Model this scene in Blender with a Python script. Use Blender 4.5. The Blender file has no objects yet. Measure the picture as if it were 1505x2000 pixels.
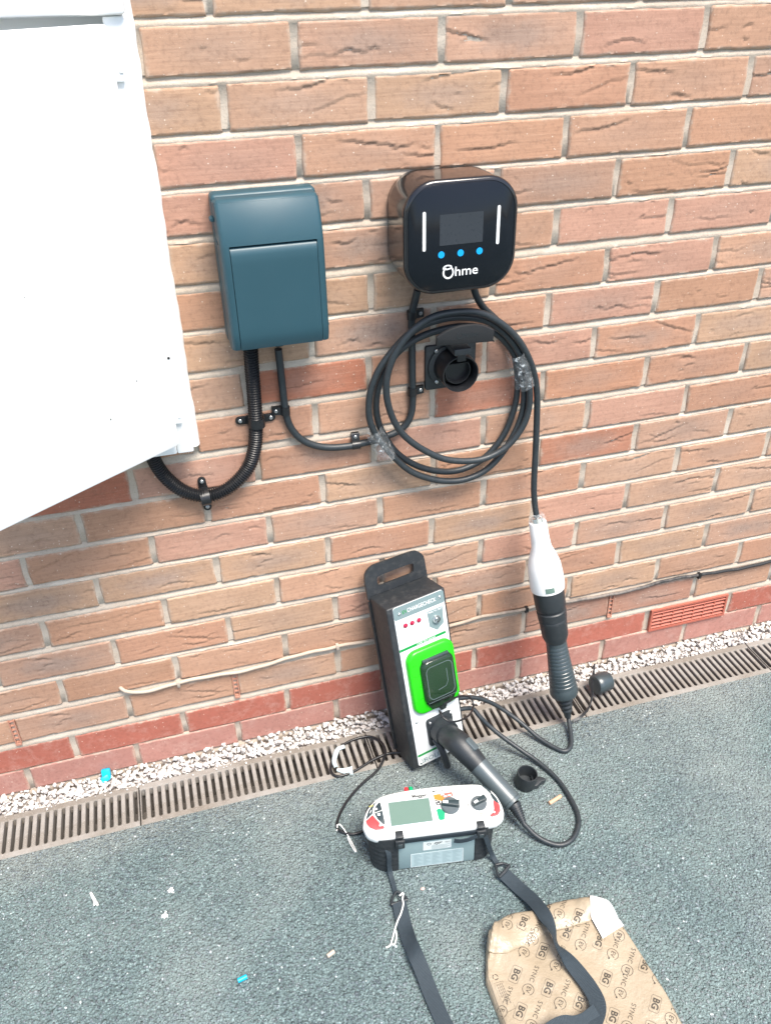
import bpy, bmesh, math, random
import numpy as np
from mathutils import Vector, Matrix

# ------------------------------------------------------------------ camera, sky, sun, exposure
scn = bpy.context.scene
COL = scn.collection
cam_d = bpy.data.cameras.new('camera')
cam_o = bpy.data.objects.new('camera', cam_d)
COL.objects.link(cam_o)
cam_d.sensor_fit = 'VERTICAL'
cam_d.sensor_height = 24.0
cam_d.lens = 19.8
cam_d.clip_start = 0.02
cam_d.clip_end = 500
_r = ((0.960073, -0.278987, -0.020615), (-0.167169, -0.513066, -0.841913), (0.224306, 0.811744, -0.539219))
cam_o.matrix_world = Matrix(((_r[0][0], -_r[1][0], -_r[2][0], -0.25868),
                             (_r[0][1], -_r[1][1], -_r[2][1], -1.38241),
                             (_r[0][2], -_r[1][2], -_r[2][2], 1.47707),
                             (0, 0, 0, 1)))
scn.camera = cam_o

SUN_EL, SUN_AZ = math.radians(64), math.radians(158)      # azimuth clockwise from +y: behind the camera, to the left
world = bpy.data.worlds.new('World')
scn.world = world
world.use_nodes = True
wn = world.node_tree
wn.nodes.clear()
sky = wn.nodes.new('ShaderNodeTexSky')
sky.sky_type = 'NISHITA'
sky.sun_disc = False
sky.sun_elevation = SUN_EL
sky.sun_rotation = SUN_AZ
sky.air_density = 1.0
sky.dust_density = 2.5
sky.ozone_density = 1.0
bg = wn.nodes.new('ShaderNodeBackground')
bg.inputs['Strength'].default_value = 0.11
wo = wn.nodes.new('ShaderNodeOutputWorld')
wn.links.new(sky.outputs[0], bg.inputs['Color'])
wn.links.new(bg.outputs[0], wo.inputs['Surface'])

sun_d = bpy.data.lights.new('sun', 'SUN')
sun_d.energy = 2.9
sun_d.angle = math.radians(27)
sun_d.color = (1.0, 0.93, 0.84)
sun_o = bpy.data.objects.new('sun', sun_d)
COL.objects.link(sun_o)
sdir = Vector((math.sin(SUN_AZ) * math.cos(SUN_EL), math.cos(SUN_AZ) * math.cos(SUN_EL), math.sin(SUN_EL)))
sun_o.rotation_euler = sdir.to_track_quat('Z', 'Y').to_euler()
sun_o.location = sdir * 30

scn.view_settings.view_transform = 'Standard'
scn.view_settings.look = 'None'
scn.view_settings.gamma = 1
scn.view_settings.use_curve_mapping = False
scn.view_settings.exposure = 1.3
scn.render.engine = 'CYCLES'
scn.cycles.max_bounces = 6

rng = np.random.default_rng(7)
random.seed(7)

# ------------------------------------------------------------------ helpers: materials
def lin(r, g, b):
    f = lambda v: (v / 255 / 12.92) if v <= 10.3 else ((v / 255 + 0.055) / 1.055) ** 2.4
    return (f(r), f(g), f(b), 1.0)

class NT:
    def __init__(s, name):
        s.m = bpy.data.materials.new(name)
        s.m.use_nodes = True
        s.t = s.m.node_tree
        s.t.nodes.clear()
        s.out = s.n('ShaderNodeOutputMaterial')
        s.b = s.n('ShaderNodeBsdfPrincipled')
        s.l(s.b.outputs[0], s.out.inputs[0])
    def n(s, k, **kw):
        q = s.t.nodes.new(k)
        for a, v in kw.items():
            setattr(q, a, v)
        return q
    def l(s, a, b):
        s.t.links.new(a, b)
    def coord(s, kind='Object', scale=(1, 1, 1), rand=False):
        tc = s.n('ShaderNodeTexCoord')
        mp = s.n('ShaderNodeMapping')
        mp.inputs['Scale'].default_value = scale
        s.l(tc.outputs[kind], mp.inputs['Vector'])
        if rand:
            oi = s.n('ShaderNodeObjectInfo')
            mu = s.n('ShaderNodeMath', operation='MULTIPLY')
            mu.inputs[1].default_value = 37.0
            s.l(oi.outputs['Random'], mu.inputs[0])
            s.l(mu.outputs[0], mp.inputs['Location'])
        return mp.outputs[0]
    def noise(s, vec, scale, detail=4, rough=0.6, dist=0.0):
        q = s.n('ShaderNodeTexNoise')
        q.inputs['Scale'].default_value = scale
        q.inputs['Detail'].default_value = detail
        q.inputs['Roughness'].default_value = rough
        q.inputs['Distortion'].default_value = dist
        s.l(vec, q.inputs['Vector'])
        return q.outputs['Fac']
    def voro(s, vec, scale, feature='F1', rnd=1.0):
        q = s.n('ShaderNodeTexVoronoi', feature=feature)
        q.inputs['Scale'].default_value = scale
        q.inputs['Randomness'].default_value = rnd
        s.l(vec, q.inputs['Vector'])
        return q
    def ramp(s, fac, stops):
        q = s.n('ShaderNodeValToRGB')
        e = q.color_ramp.elements
        while len(e) < len(stops):
            e.new(0.5)
        for el, (p, c) in zip(e, stops):
            el.position = p
            el.color = c if hasattr(c, '__len__') else (c, c, c, 1)
        s.l(fac, q.inputs[0])
        return q.outputs[0]
    def mix(s, fac, a, b, mode='MIX'):
        q = s.n('ShaderNodeMix', data_type='RGBA', blend_type=mode)
        for v, i in ((fac, 0), (a, 6), (b, 7)):
            if hasattr(v, 'is_output'):
                s.l(v, q.inputs[i])
            else:
                q.inputs[i].default_value = v
        return q.outputs[2]
    def math(s, op, a, b=0.0, c=0.0):
        q = s.n('ShaderNodeMath', operation=op)
        for i, v in enumerate((a, b, c)):
            if hasattr(v, 'is_output'):
                s.l(v, q.inputs[i])
            else:
                q.inputs[i].default_value = v
        return q.outputs[0]
    def bump(s, h, strength, dist, prev=None):
        q = s.n('ShaderNodeBump')
        q.inputs['Strength'].default_value = strength
        q.inputs['Distance'].default_value = dist
        s.l(h, q.inputs['Height'])
        if prev is not None:
            s.l(prev, q.inputs['Normal'])
        return q.outputs[0]
    def set(s, **kw):
        names = {'color': 'Base Color', 'rough': 'Roughness', 'spec': 'Specular IOR Level', 'metal': 'Metallic',
                 'normal': 'Normal', 'alpha': 'Alpha', 'coat': 'Coat Weight', 'trans': 'Transmission Weight', 'ior': 'IOR',
                 'sheen': 'Sheen Weight', 'emit': 'Emission Color', 'estr': 'Emission Strength', 'coatr': 'Coat Roughness'}
        for k, v in kw.items():
            i = s.b.inputs[names[k]]
            if hasattr(v, 'is_output'):
                s.l(v, i)
            else:
                i.default_value = v
        return s

def plain(name, col, rough=0.5, spec=0.5, metal=0.0, var=0.10, scale=25, bs=0.12, bscale=600, dust=0.0, coat=0.0, alpha=1.0):
    """one coloured substance with slight mottling, wear in its gloss and fine grain"""
    k = NT(name)
    v = k.coord()
    n = k.noise(v, scale, 5, 0.65)
    c = tuple(col[:3])
    lo = tuple(x * (1 - var) for x in c) + (1,)
    hi = tuple(min(1, x * (1 + var)) for x in c) + (1,)
    base = k.mix(n, lo, hi)
    if dust:
        d = k.ramp(k.noise(v, scale * 2.3, 6, 0.75), [(0.5, 0.0), (0.78, dust)])
        base = k.mix(d, base, (0.36, 0.34, 0.31, 1))
    r = k.math('MULTIPLY_ADD', k.noise(v, scale * 3, 4), 0.22, rough - 0.11)
    k.set(color=base, rough=r, spec=spec, metal=metal, coat=coat, alpha=alpha)
    if bs:
        k.set(normal=k.bump(k.noise(v, bscale, 2), bs, 0.001))
    return k.m

# ------------------------------------------------------------------ helpers: objects
def obj_prop(o, label=None, cat=None, group=None, kind=None):
    for k, v in (('label', label), ('category', cat), ('group', group), ('kind', kind)):
        if v:
            o[k] = v
    return o

def thing(name, loc, label, cat, group=None):
    o = bpy.data.objects.new(name, None)
    COL.objects.link(o)
    o.location = loc
    o.empty_display_size = 0.05
    return obj_prop(o, label, cat, group)

def world_loc(o):
    v = Vector((0, 0, 0))
    while o is not None:
        v = v + Vector(o.location)
        o = o.parent
    return v

class MB:
    """collects verts and faces in world coordinates and links them as one mesh object"""
    def __init__(s):
        s.v, s.f, s.uv = [], [], {}
    def add(s, v, f):
        k = len(s.v)
        s.v += [tuple(map(float, p)) for p in v]
        s.f += [tuple(i + k for i in q) for q in f]
        return k
    def box(s, a, b):
        (x0, y0, z0), (x1, y1, z1) = a, b
        s.add([(x0, y0, z0), (x1, y0, z0), (x1, y1, z0), (x0, y1, z0), (x0, y0, z1), (x1, y0, z1), (x1, y1, z1), (x0, y1, z1)],
              [(0, 3, 2, 1), (4, 5, 6, 7), (0, 1, 5, 4), (1, 2, 6, 5), (2, 3, 7, 6), (3, 0, 4, 7)])
        return s
    def obox(s, fr, a, b, bev=0.0, seg=2):
        """box in a local frame fr = (O, X, Y, Z), bevelled"""
        bm = bmesh.new()
        bmesh.ops.create_cube(bm, size=1)
        for v in bm.verts:
            v.co = Vector([(a[i] + b[i]) / 2 + v.co[i] * (b[i] - a[i]) for i in range(3)])
        if bev:
            bmesh.ops.bevel(bm, geom=list(bm.edges), offset=bev, segments=seg, profile=0.5, affect='EDGES')
        s.frombm(bm, fr)
        return s
    def frombm(s, bm, fr=None):
        bm.verts.index_update()
        P = [v.co for v in bm.verts]
        if fr is not None:
            P = [loc(fr, *p) for p in P]
        s.add(P, [[v.index for v in f.verts] for f in bm.faces])
        bm.free()
    def loft(s, rings, cap0=True, cap1=True, closed=True):
        n = len(rings[0])
        v, f = [], []
        for r in rings:
            v += list(r)
        for i in range(len(rings) - 1):
            for j in range(n if closed else n - 1):
                k = (j + 1) % n
                f.append((i * n + j, i * n + k, (i + 1) * n + k, (i + 1) * n + j))
        if cap0:
            f.append(tuple(range(n - 1, -1, -1)))
        if cap1:
            f.append(tuple(range((len(rings) - 1) * n, len(rings) * n)))
        s.add(v, f)
        return s
    def tube(s, path, r, n=14, cap=True):
        P = [Vector(p) for p in path]
        R = r if hasattr(r, '__len__') else [r] * len(P)
        T = [(P[min(i + 1, len(P) - 1)] - P[max(i - 1, 0)]).normalized() for i in range(len(P))]
        a = Vector((0, 0, 1)) if abs(T[0].z) < 0.9 else Vector((1, 0, 0))
        N = (a - T[0] * a.dot(T[0])).normalized()
        rings = []
        for p, t, q in zip(P, T, R):
            N = (N - t * N.dot(t)).normalized()
            B = t.cross(N)
            rings.append([p + (N * math.cos(2 * math.pi * k / n) + B * math.sin(2 * math.pi * k / n)) * q for k in range(n)])
        s.loft(rings, cap, cap)
        return s
    def lathe(s, prof, base, axis, n=24, cap=True):
        """prof: list of (distance along the axis, radius)"""
        ax = Vector(axis).normalized()
        a = Vector((0, 0, 1)) if abs(ax.z) < 0.9 else Vector((1, 0, 0))
        N = (a - ax * a.dot(ax)).normalized()
        B = ax.cross(N)
        rings = [[Vector(base) + ax * h + (N * math.cos(2 * math.pi * k / n) + B * math.sin(2 * math.pi * k / n)) * max(r, 1e-5) for k in range(n)] for h, r in prof]
        s.loft(rings, cap, cap)
        return s
    def prism(s, poly, fr, z0, z1, bev=0.0):
        """2-D outline extruded along the frame's third axis, its far rim rounded"""
        c = [sum(p[i] for p in poly) / len(poly) for i in (0, 1)]
        def inset(d):
            out = []
            m = len(poly)
            for i in range(m):
                a, b, e = poly[i - 1], poly[i], poly[(i + 1) % m]
                d1 = Vector((b[0] - a[0], b[1] - a[1])); d2 = Vector((e[0] - b[0], e[1] - b[1]))
                if d1.length < 1e-9: d1 = d2
                if d2.length < 1e-9: d2 = d1
                n1 = Vector((-d1.y, d1.x)).normalized(); n2 = Vector((-d2.y, d2.x)).normalized()
                q = (n1 + n2)
                q = q.normalized() if q.length > 1e-6 else n1
                out.append((b[0] + q.x * d * sg, b[1] + q.y * d * sg))
            return out
        ar = sum(poly[i - 1][0] * poly[i][1] - poly[i][0] * poly[i - 1][1] for i in range(len(poly)))
        sg = 1 if ar > 0 else -1
        rings = [(poly, z0)]
        if bev:
            dz = bev if z1 > z0 else -bev
            rings += [(poly, z1 - dz), (inset(bev * 0.3), z1 - dz * 0.3), (inset(bev), z1)]
        else:
            rings += [(poly, z1)]
        s.loft([[loc(fr, x, y, z) for x, y in p] for p, z in rings])
        return s
    def build(s, name, mat, parent=None, smooth=35, kind=None, label=None):
        off = world_loc(parent) if parent is not None else Vector((0, 0, 0))
        me = bpy.data.meshes.new(name)
        v = np.array(s.v, dtype=np.float64) - np.array(off)
        me.from_pydata(v.tolist(), [], s.f)
        me.validate()
        bm = bmesh.new()
        bm.from_mesh(me)
        bmesh.ops.recalc_face_normals(bm, faces=bm.faces)
        bm.to_mesh(me)
        bm.free()
        finish(me, mat, smooth)
        o = bpy.data.objects.new(name, me)
        COL.objects.link(o)
        o.parent = parent
        if kind:
            o['kind'] = kind
        if label:
            o['label'] = label
        return o

def finish(me, mat, smooth=35):
    if mat is not None:
        me.materials.append(mat)
    if smooth:
        me.polygons.foreach_set('use_smooth', [True] * len(me.polygons))
        me.set_sharp_from_angle(angle=math.radians(smooth))
    me.update()

def loc(fr, x, y, z):
    return fr[0] + fr[1] * x + fr[2] * y + fr[3] * z

def frame(O, X, Y):
    X = Vector(X).normalized()
    Y = Vector(Y)
    Y = (Y - X * Y.dot(X)).normalized()
    return (Vector(O), X, Y, X.cross(Y))

WORLD = (Vector((0, 0, 0)), Vector((1, 0, 0)), Vector((0, 1, 0)), Vector((0, 0, 1)))
def wall_frame(x, y, z):
    """x along the wall, y up, third axis out of the wall towards the viewer"""
    return frame((x, y, z), (1, 0, 0), (0, 0, 1))

def cr(P, n=8):
    P = [Vector(p) for p in P]
    P = [P[0] * 2 - P[1]] + P + [P[-1] * 2 - P[-2]]
    out = []
    for i in range(1, len(P) - 2):
        for k in range(n):
            t = k / n
            a, b, c, d = P[i - 1], P[i], P[i + 1], P[i + 2]
            out.append(0.5 * ((2 * b) + (c - a) * t + (2 * a - 5 * b + 4 * c - d) * t * t + (3 * b - a - 3 * c + d) * t ** 3))
    out.append(P[-2])
    return out

def even(path, step):
    P = [Vector(p) for p in path]
    L = [0]
    for a, b in zip(P, P[1:]):
        L.append(L[-1] + (b - a).length)
    n = max(2, int(L[-1] / step))
    out, j = [], 0
    for k in range(n + 1):
        d = L[-1] * k / n
        while j < len(L) - 2 and L[j + 1] < d:
            j += 1
        u = (d - L[j]) / max(1e-9, L[j + 1] - L[j])
        out.append(P[j].lerp(P[j + 1], u))
    return out

def rrect(w, h, r, n=6, cx=0.0, cy=0.0):
    out = []
    for sx, sy, a0 in ((1, 1, 0), (-1, 1, 90), (-1, -1, 180), (1, -1, 270)):
        for k in range(n + 1):
            a = math.radians(a0 + 90 * k / n)
            out.append((cx + sx * (w / 2 - r) + r * math.cos(a), cy + sy * (h / 2 - r) + r * math.sin(a)))
    return out

def circ(r, n=20, cx=0.0, cy=0.0):
    return [(cx + r * math.cos(2 * math.pi * k / n), cy + r * math.sin(2 * math.pi * k / n)) for k in range(n)]

def text_mesh(body, size, bold=0.0, space=1.0, shear=0.0, res=3):
    cu = bpy.data.curves.new('text', 'FONT')
    cu.body = body
    cu.size = size
    cu.offset = bold * size
    cu.space_character = space
    cu.shear = shear
    cu.resolution_u = res
    cu.align_x = 'CENTER'
    cu.align_y = 'CENTER'
    o = bpy.data.objects.new('text', cu)
    COL.objects.link(o)
    dg = bpy.context.evaluated_depsgraph_get()
    me = bpy.data.meshes.new_from_object(o.evaluated_get(dg))
    V = [tuple(v.co)[:2] for v in me.vertices]
    F = [tuple(p.vertices) for p in me.polygons]
    bpy.data.objects.remove(o)
    bpy.data.curves.remove(cu)
    bpy.data.meshes.remove(me)
    return V, F

def text(mb, body, fr, x, y, size, z=0.0006, width=None, **kw):
    V, F = text_mesh(body, size, **kw)
    s = 1.0
    if width:
        xs = [v[0] for v in V]
        s = width / (max(xs) - min(xs))
    mb.add([loc(fr, x + v[0] * s, y + v[1], z) for v in V], F)

def stroke(mb, P, fr, wid, z=0.0006):
    """a printed line of even width in the frame's plane"""
    P = [Vector((p[0], p[1])) for p in P]
    v, f = [], []
    for i, p in enumerate(P):
        t = (P[min(i + 1, len(P) - 1)] - P[max(i - 1, 0)]).normalized()
        q = Vector((-t.y, t.x)) * wid / 2
        v += [loc(fr, *(p + q), z), loc(fr, *(p - q), z)]
        if i:
            f.append((2 * i - 2, 2 * i - 1, 2 * i + 1, 2 * i))
    mb.add(v, f)

def screw(fr, x, y, z, r, mat, parent, name='screw'):
    s = MB()
    s.lathe([(0, r), (r * 0.35, r), (r * 0.6, r * 0.75), (r * 0.62, r * 0.3), (r * 0.3, r * 0.22)], loc(fr, x, y, z), fr[3], 14)
    return s.build(name, mat, parent)

def ribbon(name, mat, parent, path, widths, ups, thick=0.0016, cross=7, bulge=0.0):
    """webbing: a thick strip along a path; ups gives the face normal at every point; UV.x runs along it in metres"""
    P = [Vector(p) for p in path]
    v, f, uvs = [], [], []
    L = 0.0
    W_ = cross
    for i, p in enumerate(P):
        t = (P[min(i + 1, len(P) - 1)] - P[max(i - 1, 0)]).normalized()
        u = Vector(ups[i]).normalized()
        sd = t.cross(u).normalized()
        u = sd.cross(t).normalized()
        if i:
            L += (p - P[i - 1]).length
        for side in (1, -1):
            for k in range(W_):
                a = (k / (W_ - 1) - 0.5)
                v.append(p + sd * a * widths[i] + u * (side * thick / 2 + bulge * (1 - 4 * a * a)))
                uvs.append((L, a * widths[i]))
    n = 2 * W_
    for i in range(len(P) - 1):
        for k in range(W_ - 1):
            f.append((i * n + k, i * n + k + 1, (i + 1) * n + k + 1, (i + 1) * n + k))
            f.append((i * n + W_ + k + 1, i * n + W_ + k, (i + 1) * n + W_ + k, (i + 1) * n + W_ + k + 1))
        f.append((i * n + W_, i * n, (i + 1) * n, (i + 1) * n + W_))
        f.append((i * n + W_ - 1, i * n + 2 * W_ - 1, (i + 1) * n + 2 * W_ - 1, (i + 1) * n + W_ - 1))
    for b in (0, len(P) - 1):
        for k in range(W_ - 1):
            f.append((b * n + k, b * n + k + 1, b * n + W_ + k + 1, b * n + W_ + k))
    m = MB()
    m.add(v, f)
    o = m.build(name, mat, parent)
    uvl = o.data.uv_layers.new(name='UVMap')
    idx = np.empty(len(o.data.loops), dtype=np.int32)
    o.data.loops.foreach_get('vertex_index', idx)
    uvl.data.foreach_set('uv', np.array(uvs, dtype=np.float32)[idx].ravel())
    return o

# ------------------------------------------------------------------ materials
def brick_material(name, smooth=False):
    k = NT(name)
    v = k.coord(rand=True)
    raw = k.coord()
    oi = k.n('ShaderNodeObjectInfo')
    n1 = k.noise(v, 14, 5, 0.6)
    n2 = k.noise(v, 120, 5, 0.7)
    base = k.mix(n1, k.mix(1.0, oi.outputs['Color'], (0.95, 1.035, 1.08, 1), 'MULTIPLY'), k.mix(1.0, oi.outputs['Color'], (1.13, 1.275, 1.335, 1), 'MULTIPLY'))
    if not smooth:
        # kiln flash: a greyer heart, ragged at its border
        sep = k.n('ShaderNodeSeparateXYZ')
        k.l(raw, sep.inputs[0])
        ex = k.math('MULTIPLY', sep.outputs[0], 10.5)
        ez = k.math('MULTIPLY', sep.outputs[2], 34.0)
        d = k.math('SQRT', k.math('ADD', k.math('MULTIPLY', ex, ex), k.math('MULTIPLY', ez, ez)))
        d = k.math('ADD', d, k.math('MULTIPLY_ADD', k.noise(v, 22, 5, 0.7), 1.5, -0.75))
        msk = k.ramp(d, [(0.25, 1.0), (1.0, 0.0)])
        msk = k.math('MULTIPLY', msk, oi.outputs['Alpha'])
        flash = k.mix(n2, (0.225, 0.170, 0.143, 1), (0.37, 0.292, 0.248, 1))
        base = k.mix(msk, base, flash)
        # drag streaks along the brick
        st = k.coord(scale=(5, 1, 170), rand=True)
        sn = k.noise(st, 1.6, 4, 0.7)
        base = k.mix(k.ramp(sn, [(0.36, 0.20), (0.56, 0.0)]), base, (0.17, 0.095, 0.062, 1))
        base = k.mix(k.ramp(sn, [(0.58, 0.0), (0.76, 0.35)]), base, (0.52, 0.34, 0.235, 1))
    else:
        base = k.mix(k.ramp(k.noise(v, 30, 6, 0.75), [(0.5, 0.0), (0.8, 0.5)]), base, (0.5, 0.36, 0.31, 1))
    # sand grains and pale stone specks
    base = k.mix(k.ramp(n2, [(0.32, 0.28), (0.5, 0.0)]), base, (0.13, 0.075, 0.055, 1))
    g = k.ramp(k.voro(v, 430).outputs['Distance'], [(0.10, 1.0), (0.22, 0.0)])
    g2 = k.ramp(k.noise(v, 26, 4, 0.7), [(0.50, 0.0), (0.66, 0.75)])
    base = k.mix(k.math('MULTIPLY', g, g2), base, (0.62, 0.5, 0.42, 1))
    big = k.ramp(k.voro(v, 105).outputs['Distance'], [(0.085, 1.0), (0.13, 0.0)])
    gate = k.ramp(k.noise(v, 55, 2), [(0.50, 0.0), (0.57, 0.85)])
    base = k.mix(k.math('MULTIPLY', big, gate), base, (0.70, 0.6, 0.5, 1))
    # mortar smears dragged over the arrises
    sp2 = k.n('ShaderNodeSeparateXYZ')
    k.l(raw, sp2.inputs[0])
    e1 = k.math('MULTIPLY', k.math('SUBTRACT', 0.1075, k.math('ABSOLUTE', sp2.outputs[0])), 160.0)
    e2 = k.math('MULTIPLY', k.math('SUBTRACT', 0.0325, k.math('ABSOLUTE', sp2.outputs[2])), 160.0)
    ee = k.math('ADD', k.math('MINIMUM', e1, e2), k.math('MULTIPLY_ADD', k.noise(v, 45, 6, 0.75), -4.2, 2.1))
    base = k.mix(k.ramp(ee, [(0.0, 0.62), (0.50, 0.14), (1.0, 0.0)]), base, (0.50, 0.40, 0.32, 1))
    k.set(color=base, rough=0.92, spec=0.25)
    b = k.bump(n2, 0.55, 0.0009)
    if not smooth:
        b = k.bump(sn, 0.22, 0.0011, b)
    b = k.bump(g, 0.35, 0.0008, b)
    k.set(normal=b)
    return k.m

def mortar_material():
    k = NT('mortar')
    v = k.coord()
    n = k.noise(v, 160, 6, 0.75)
    l = k.noise(v, 9, 4, 0.6)
    c = k.mix(n, (0.36, 0.295, 0.235, 1), (0.56, 0.480, 0.395, 1))
    c = k.mix(k.ramp(l, [(0.42, 0.0), (0.68, 0.55)]), c, (0.62, 0.57, 0.49, 1))
    c = k.mix(k.ramp(k.noise(v, 420, 3, 0.8), [(0.30, 0.55), (0.44, 0.0)]), c, (0.20, 0.165, 0.13, 1))
    k.set(color=c, rough=0.95, spec=0.2, normal=k.bump(n, 0.7, 0.0016))
    return k.m

def tarmac_material():
    k = NT('tarmac')
    v = k.coord()
    vo = k.voro(v, 210)
    v2 = k.voro(v, 420)
    sep = k.n('ShaderNodeSeparateColor')
    k.l(vo.outputs['Color'], sep.inputs[0])
    sep2 = k.n('ShaderNodeSeparateColor')
    k.l(v2.outputs['Color'], sep2.inputs[0])
    stone = k.ramp(sep.outputs[0], [(0.0, (0.089, 0.127, 0.132, 1)), (0.55, (0.131, 0.187, 0.191, 1)), (0.90, (0.176, 0.248, 0.254, 1)), (1.0, (0.318, 0.432, 0.434, 1))])
    fine = k.ramp(sep2.outputs[1], [(0.0, (0.065, 0.098, 0.102, 1)), (0.7, (0.147, 0.214, 0.218, 1)), (0.95, (0.211, 0.295, 0.296, 1)), (1.0, (0.472, 0.602, 0.588, 1))])
    base = k.mix(0.5, stone, fine)
    d = k.ramp(vo.outputs['Distance'], [(0.30, 0.0), (0.75, 0.55)])
    base = k.mix(d, base, (0.065, 0.094, 0.094, 1))
    # pale dust in broad patches, darker damp ones
    n = k.noise(v, 3.2, 6, 0.65)
    base = k.mix(k.ramp(n, [(0.45, 0.0), (0.75, 0.55)]), base, (0.236, 0.300, 0.283, 1))
    base = k.mix(k.ramp(n, [(0.22, 0.30), (0.42, 0.0)]), base, (0.049, 0.073, 0.076, 1))
    # dust washed against the drain, thinning out over the drive
    sy = k.n('ShaderNodeSeparateXYZ')
    k.l(v, sy.inputs[0])
    dd = k.math('ADD', k.math('MULTIPLY_ADD', sy.outputs[1], 5.5, 1.75), k.math('MULTIPLY_ADD', k.noise(v, 7, 6, 0.7), 1.3, -0.65))
    base = k.mix(k.ramp(dd, [(0.35, 0.0), (1.0, 0.45)]), base, (0.243, 0.245, 0.231, 1))
    base = k.mix(k.ramp(k.noise(v, 1.7, 3, 0.5), [(0.50, 0.0), (0.62, 0.28)]), base, (0.234, 0.258, 0.254, 1))
    k.set(color=base, rough=k.math('MULTIPLY_ADD', sep.outputs[1], 0.35, 0.5), spec=0.45)
    b = k.bump(vo.outputs['Distance'], 1.0, -0.0045)
    b = k.bump(v2.outputs['Distance'], 0.7, -0.0020, b)
    k.set(normal=b)
    return k.m

M = {}
M['brick'] = brick_material('rustic_brick')
M['brick_smooth'] = brick_material('smooth_brick', True)
M['mortar'] = mortar_material()
M['tarmac'] = tarmac_material()

def grate_material():
    k = NT('cast_grating')
    v = k.coord()
    n = k.noise(v, 60, 6, 0.7)
    c = k.mix(n, (0.122, 0.106, 0.088, 1), (0.245, 0.222, 0.192, 1))
    c = k.mix(k.ramp(k.noise(v, 5, 5, 0.7), [(0.42, 0.0), (0.7, 0.7)]), c, (0.34, 0.335, 0.32, 1))
    c = k.mix(k.ramp(k.noise(v, 320, 3), [(0.62, 0.0), (0.74, 0.8)]), c, (0.55, 0.53, 0.50, 1))
    k.set(color=c, rough=0.85, spec=0.3, normal=k.bump(n, 0.5, 0.0012))
    return k.m
M['grate'] = grate_material()
M['channel'] = plain('channel_concrete', (0.22, 0.20, 0.18), 0.95, var=0.4, scale=40, bs=0.3, bscale=200)

def stone_material():
    k = NT('limestone_chips')
    v = k.coord()
    gi = k.n('ShaderNodeNewGeometry')
    c = k.ramp(gi.outputs['Random Per Island'], [(0.0, (0.396, 0.361, 0.335, 1)), (0.25, (0.550, 0.525, 0.499, 1)), (0.75, (0.636, 0.619, 0.593, 1)), (1.0, (0.705, 0.697, 0.679, 1))])
    n = k.noise(v, 180, 5, 0.7)
    c = k.mix(k.ramp(n, [(0.34, 0.35), (0.5, 0.0)]), c, (0.361, 0.318, 0.292, 1))
    k.set(color=c, rough=0.85, spec=0.3, normal=k.bump(n, 0.5, 0.001))
    return k.m
M['stone'] = stone_material()
M['bed'] = plain('gravel_bed', (0.34, 0.31, 0.285), 0.95, var=0.4, scale=90, bs=0.4, bscale=300)
M['white_grp'] = plain('white_glassfibre', (0.84, 0.85, 0.84), 0.42, var=0.02, scale=8, bs=0.05, bscale=120)
M['white_in'] = plain('white_moulding', (0.80, 0.81, 0.80), 0.5, var=0.02, bs=0.05)
M['teal'] = plain('slate_blue_plastic', (0.019, 0.064, 0.086), 0.42, var=0.06, scale=12, bs=0.10, bscale=900)
M['teal_dark'] = plain('dark_slate_gap', (0.008, 0.016, 0.02), 0.6)
M['gloss_black'] = plain('gloss_black_shell', (0.010, 0.010, 0.012), 0.13, var=0.0, bs=0.0, scale=30, coat=0.3)
M['glass_black'] = plain('black_glass_panel', (0.004, 0.006, 0.010), 0.16, spec=0.35, var=0.0, bs=0.0)
M['screen_off'] = plain('unlit_screen', (0.032, 0.038, 0.046), 0.30, spec=0.35, var=0.10, scale=60, bs=0.0)
M['print_white'] = plain('white_print', (0.80, 0.82, 0.82), 0.5, var=0.0, bs=0.0)
M['print_black'] = plain('black_print', (0.012, 0.013, 0.015), 0.6, var=0.0, bs=0.0)
M['print_blue'] = plain('cyan_button_print', (0.0, 0.33, 0.78), 0.4, var=0.0, bs=0.0)
M['rubber'] = plain('cable_rubber', (0.020, 0.027, 0.032), 0.46, var=0.25, scale=60, bs=0.15, bscale=700, dust=0.06)
M['pvc'] = plain('black_pvc', (0.012, 0.013, 0.015), 0.34, var=0.2, scale=60, bs=0.08)
M['black_plastic'] = plain('matt_black_plastic', (0.019, 0.024, 0.028), 0.45, var=0.2, scale=40, bs=0.2, bscale=800, dust=0.04)
M['grip'] = plain('grey_black_grip', (0.034, 0.049, 0.056), 0.33, spec=0.75, var=0.15, scale=30, bs=0.15, bscale=900)
M['gun_grip'] = plain('sheen_grey_grip', (0.066, 0.088, 0.097), 0.36, spec=0.7, var=0.12, scale=30, bs=0.12, bscale=900)  # lighter copy of the grip: the handle's sheen is put into its base colour
M['scuffed'] = plain('scuffed_black_steel', (0.018, 0.022, 0.026), 0.5, var=0.3, scale=30, bs=0.25, bscale=700, dust=0.12)
M['zinc'] = plain('zinc_screw', (0.52, 0.53, 0.54), 0.32, metal=0.9, var=0.1, scale=300, bs=0.0)
M['white_plastic'] = plain('white_plug_plastic', (0.83, 0.83, 0.82), 0.35, var=0.02, bs=0.04)
M['panel_white'] = plain('white_panel_print', (0.68, 0.71, 0.71), 0.4, var=0.02, bs=0.03)
M['panel_grey'] = plain('grey_panel_print', (0.17, 0.235, 0.243), 0.42, var=0.04, bs=0.03)
M['green_print'] = plain('green_print', (0.005, 0.24, 0.05), 0.45, var=0.0, bs=0.0)
M['lime'] = plain('lime_green_plastic', (0.018, 0.52, 0.006), 0.30, var=0.04, bs=0.03)
M['smoke'] = plain('smoked_clear_cover', (0.018, 0.026, 0.022), 0.12, var=0.2, scale=40, bs=0.04, bscale=200, alpha=0.82)
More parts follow.
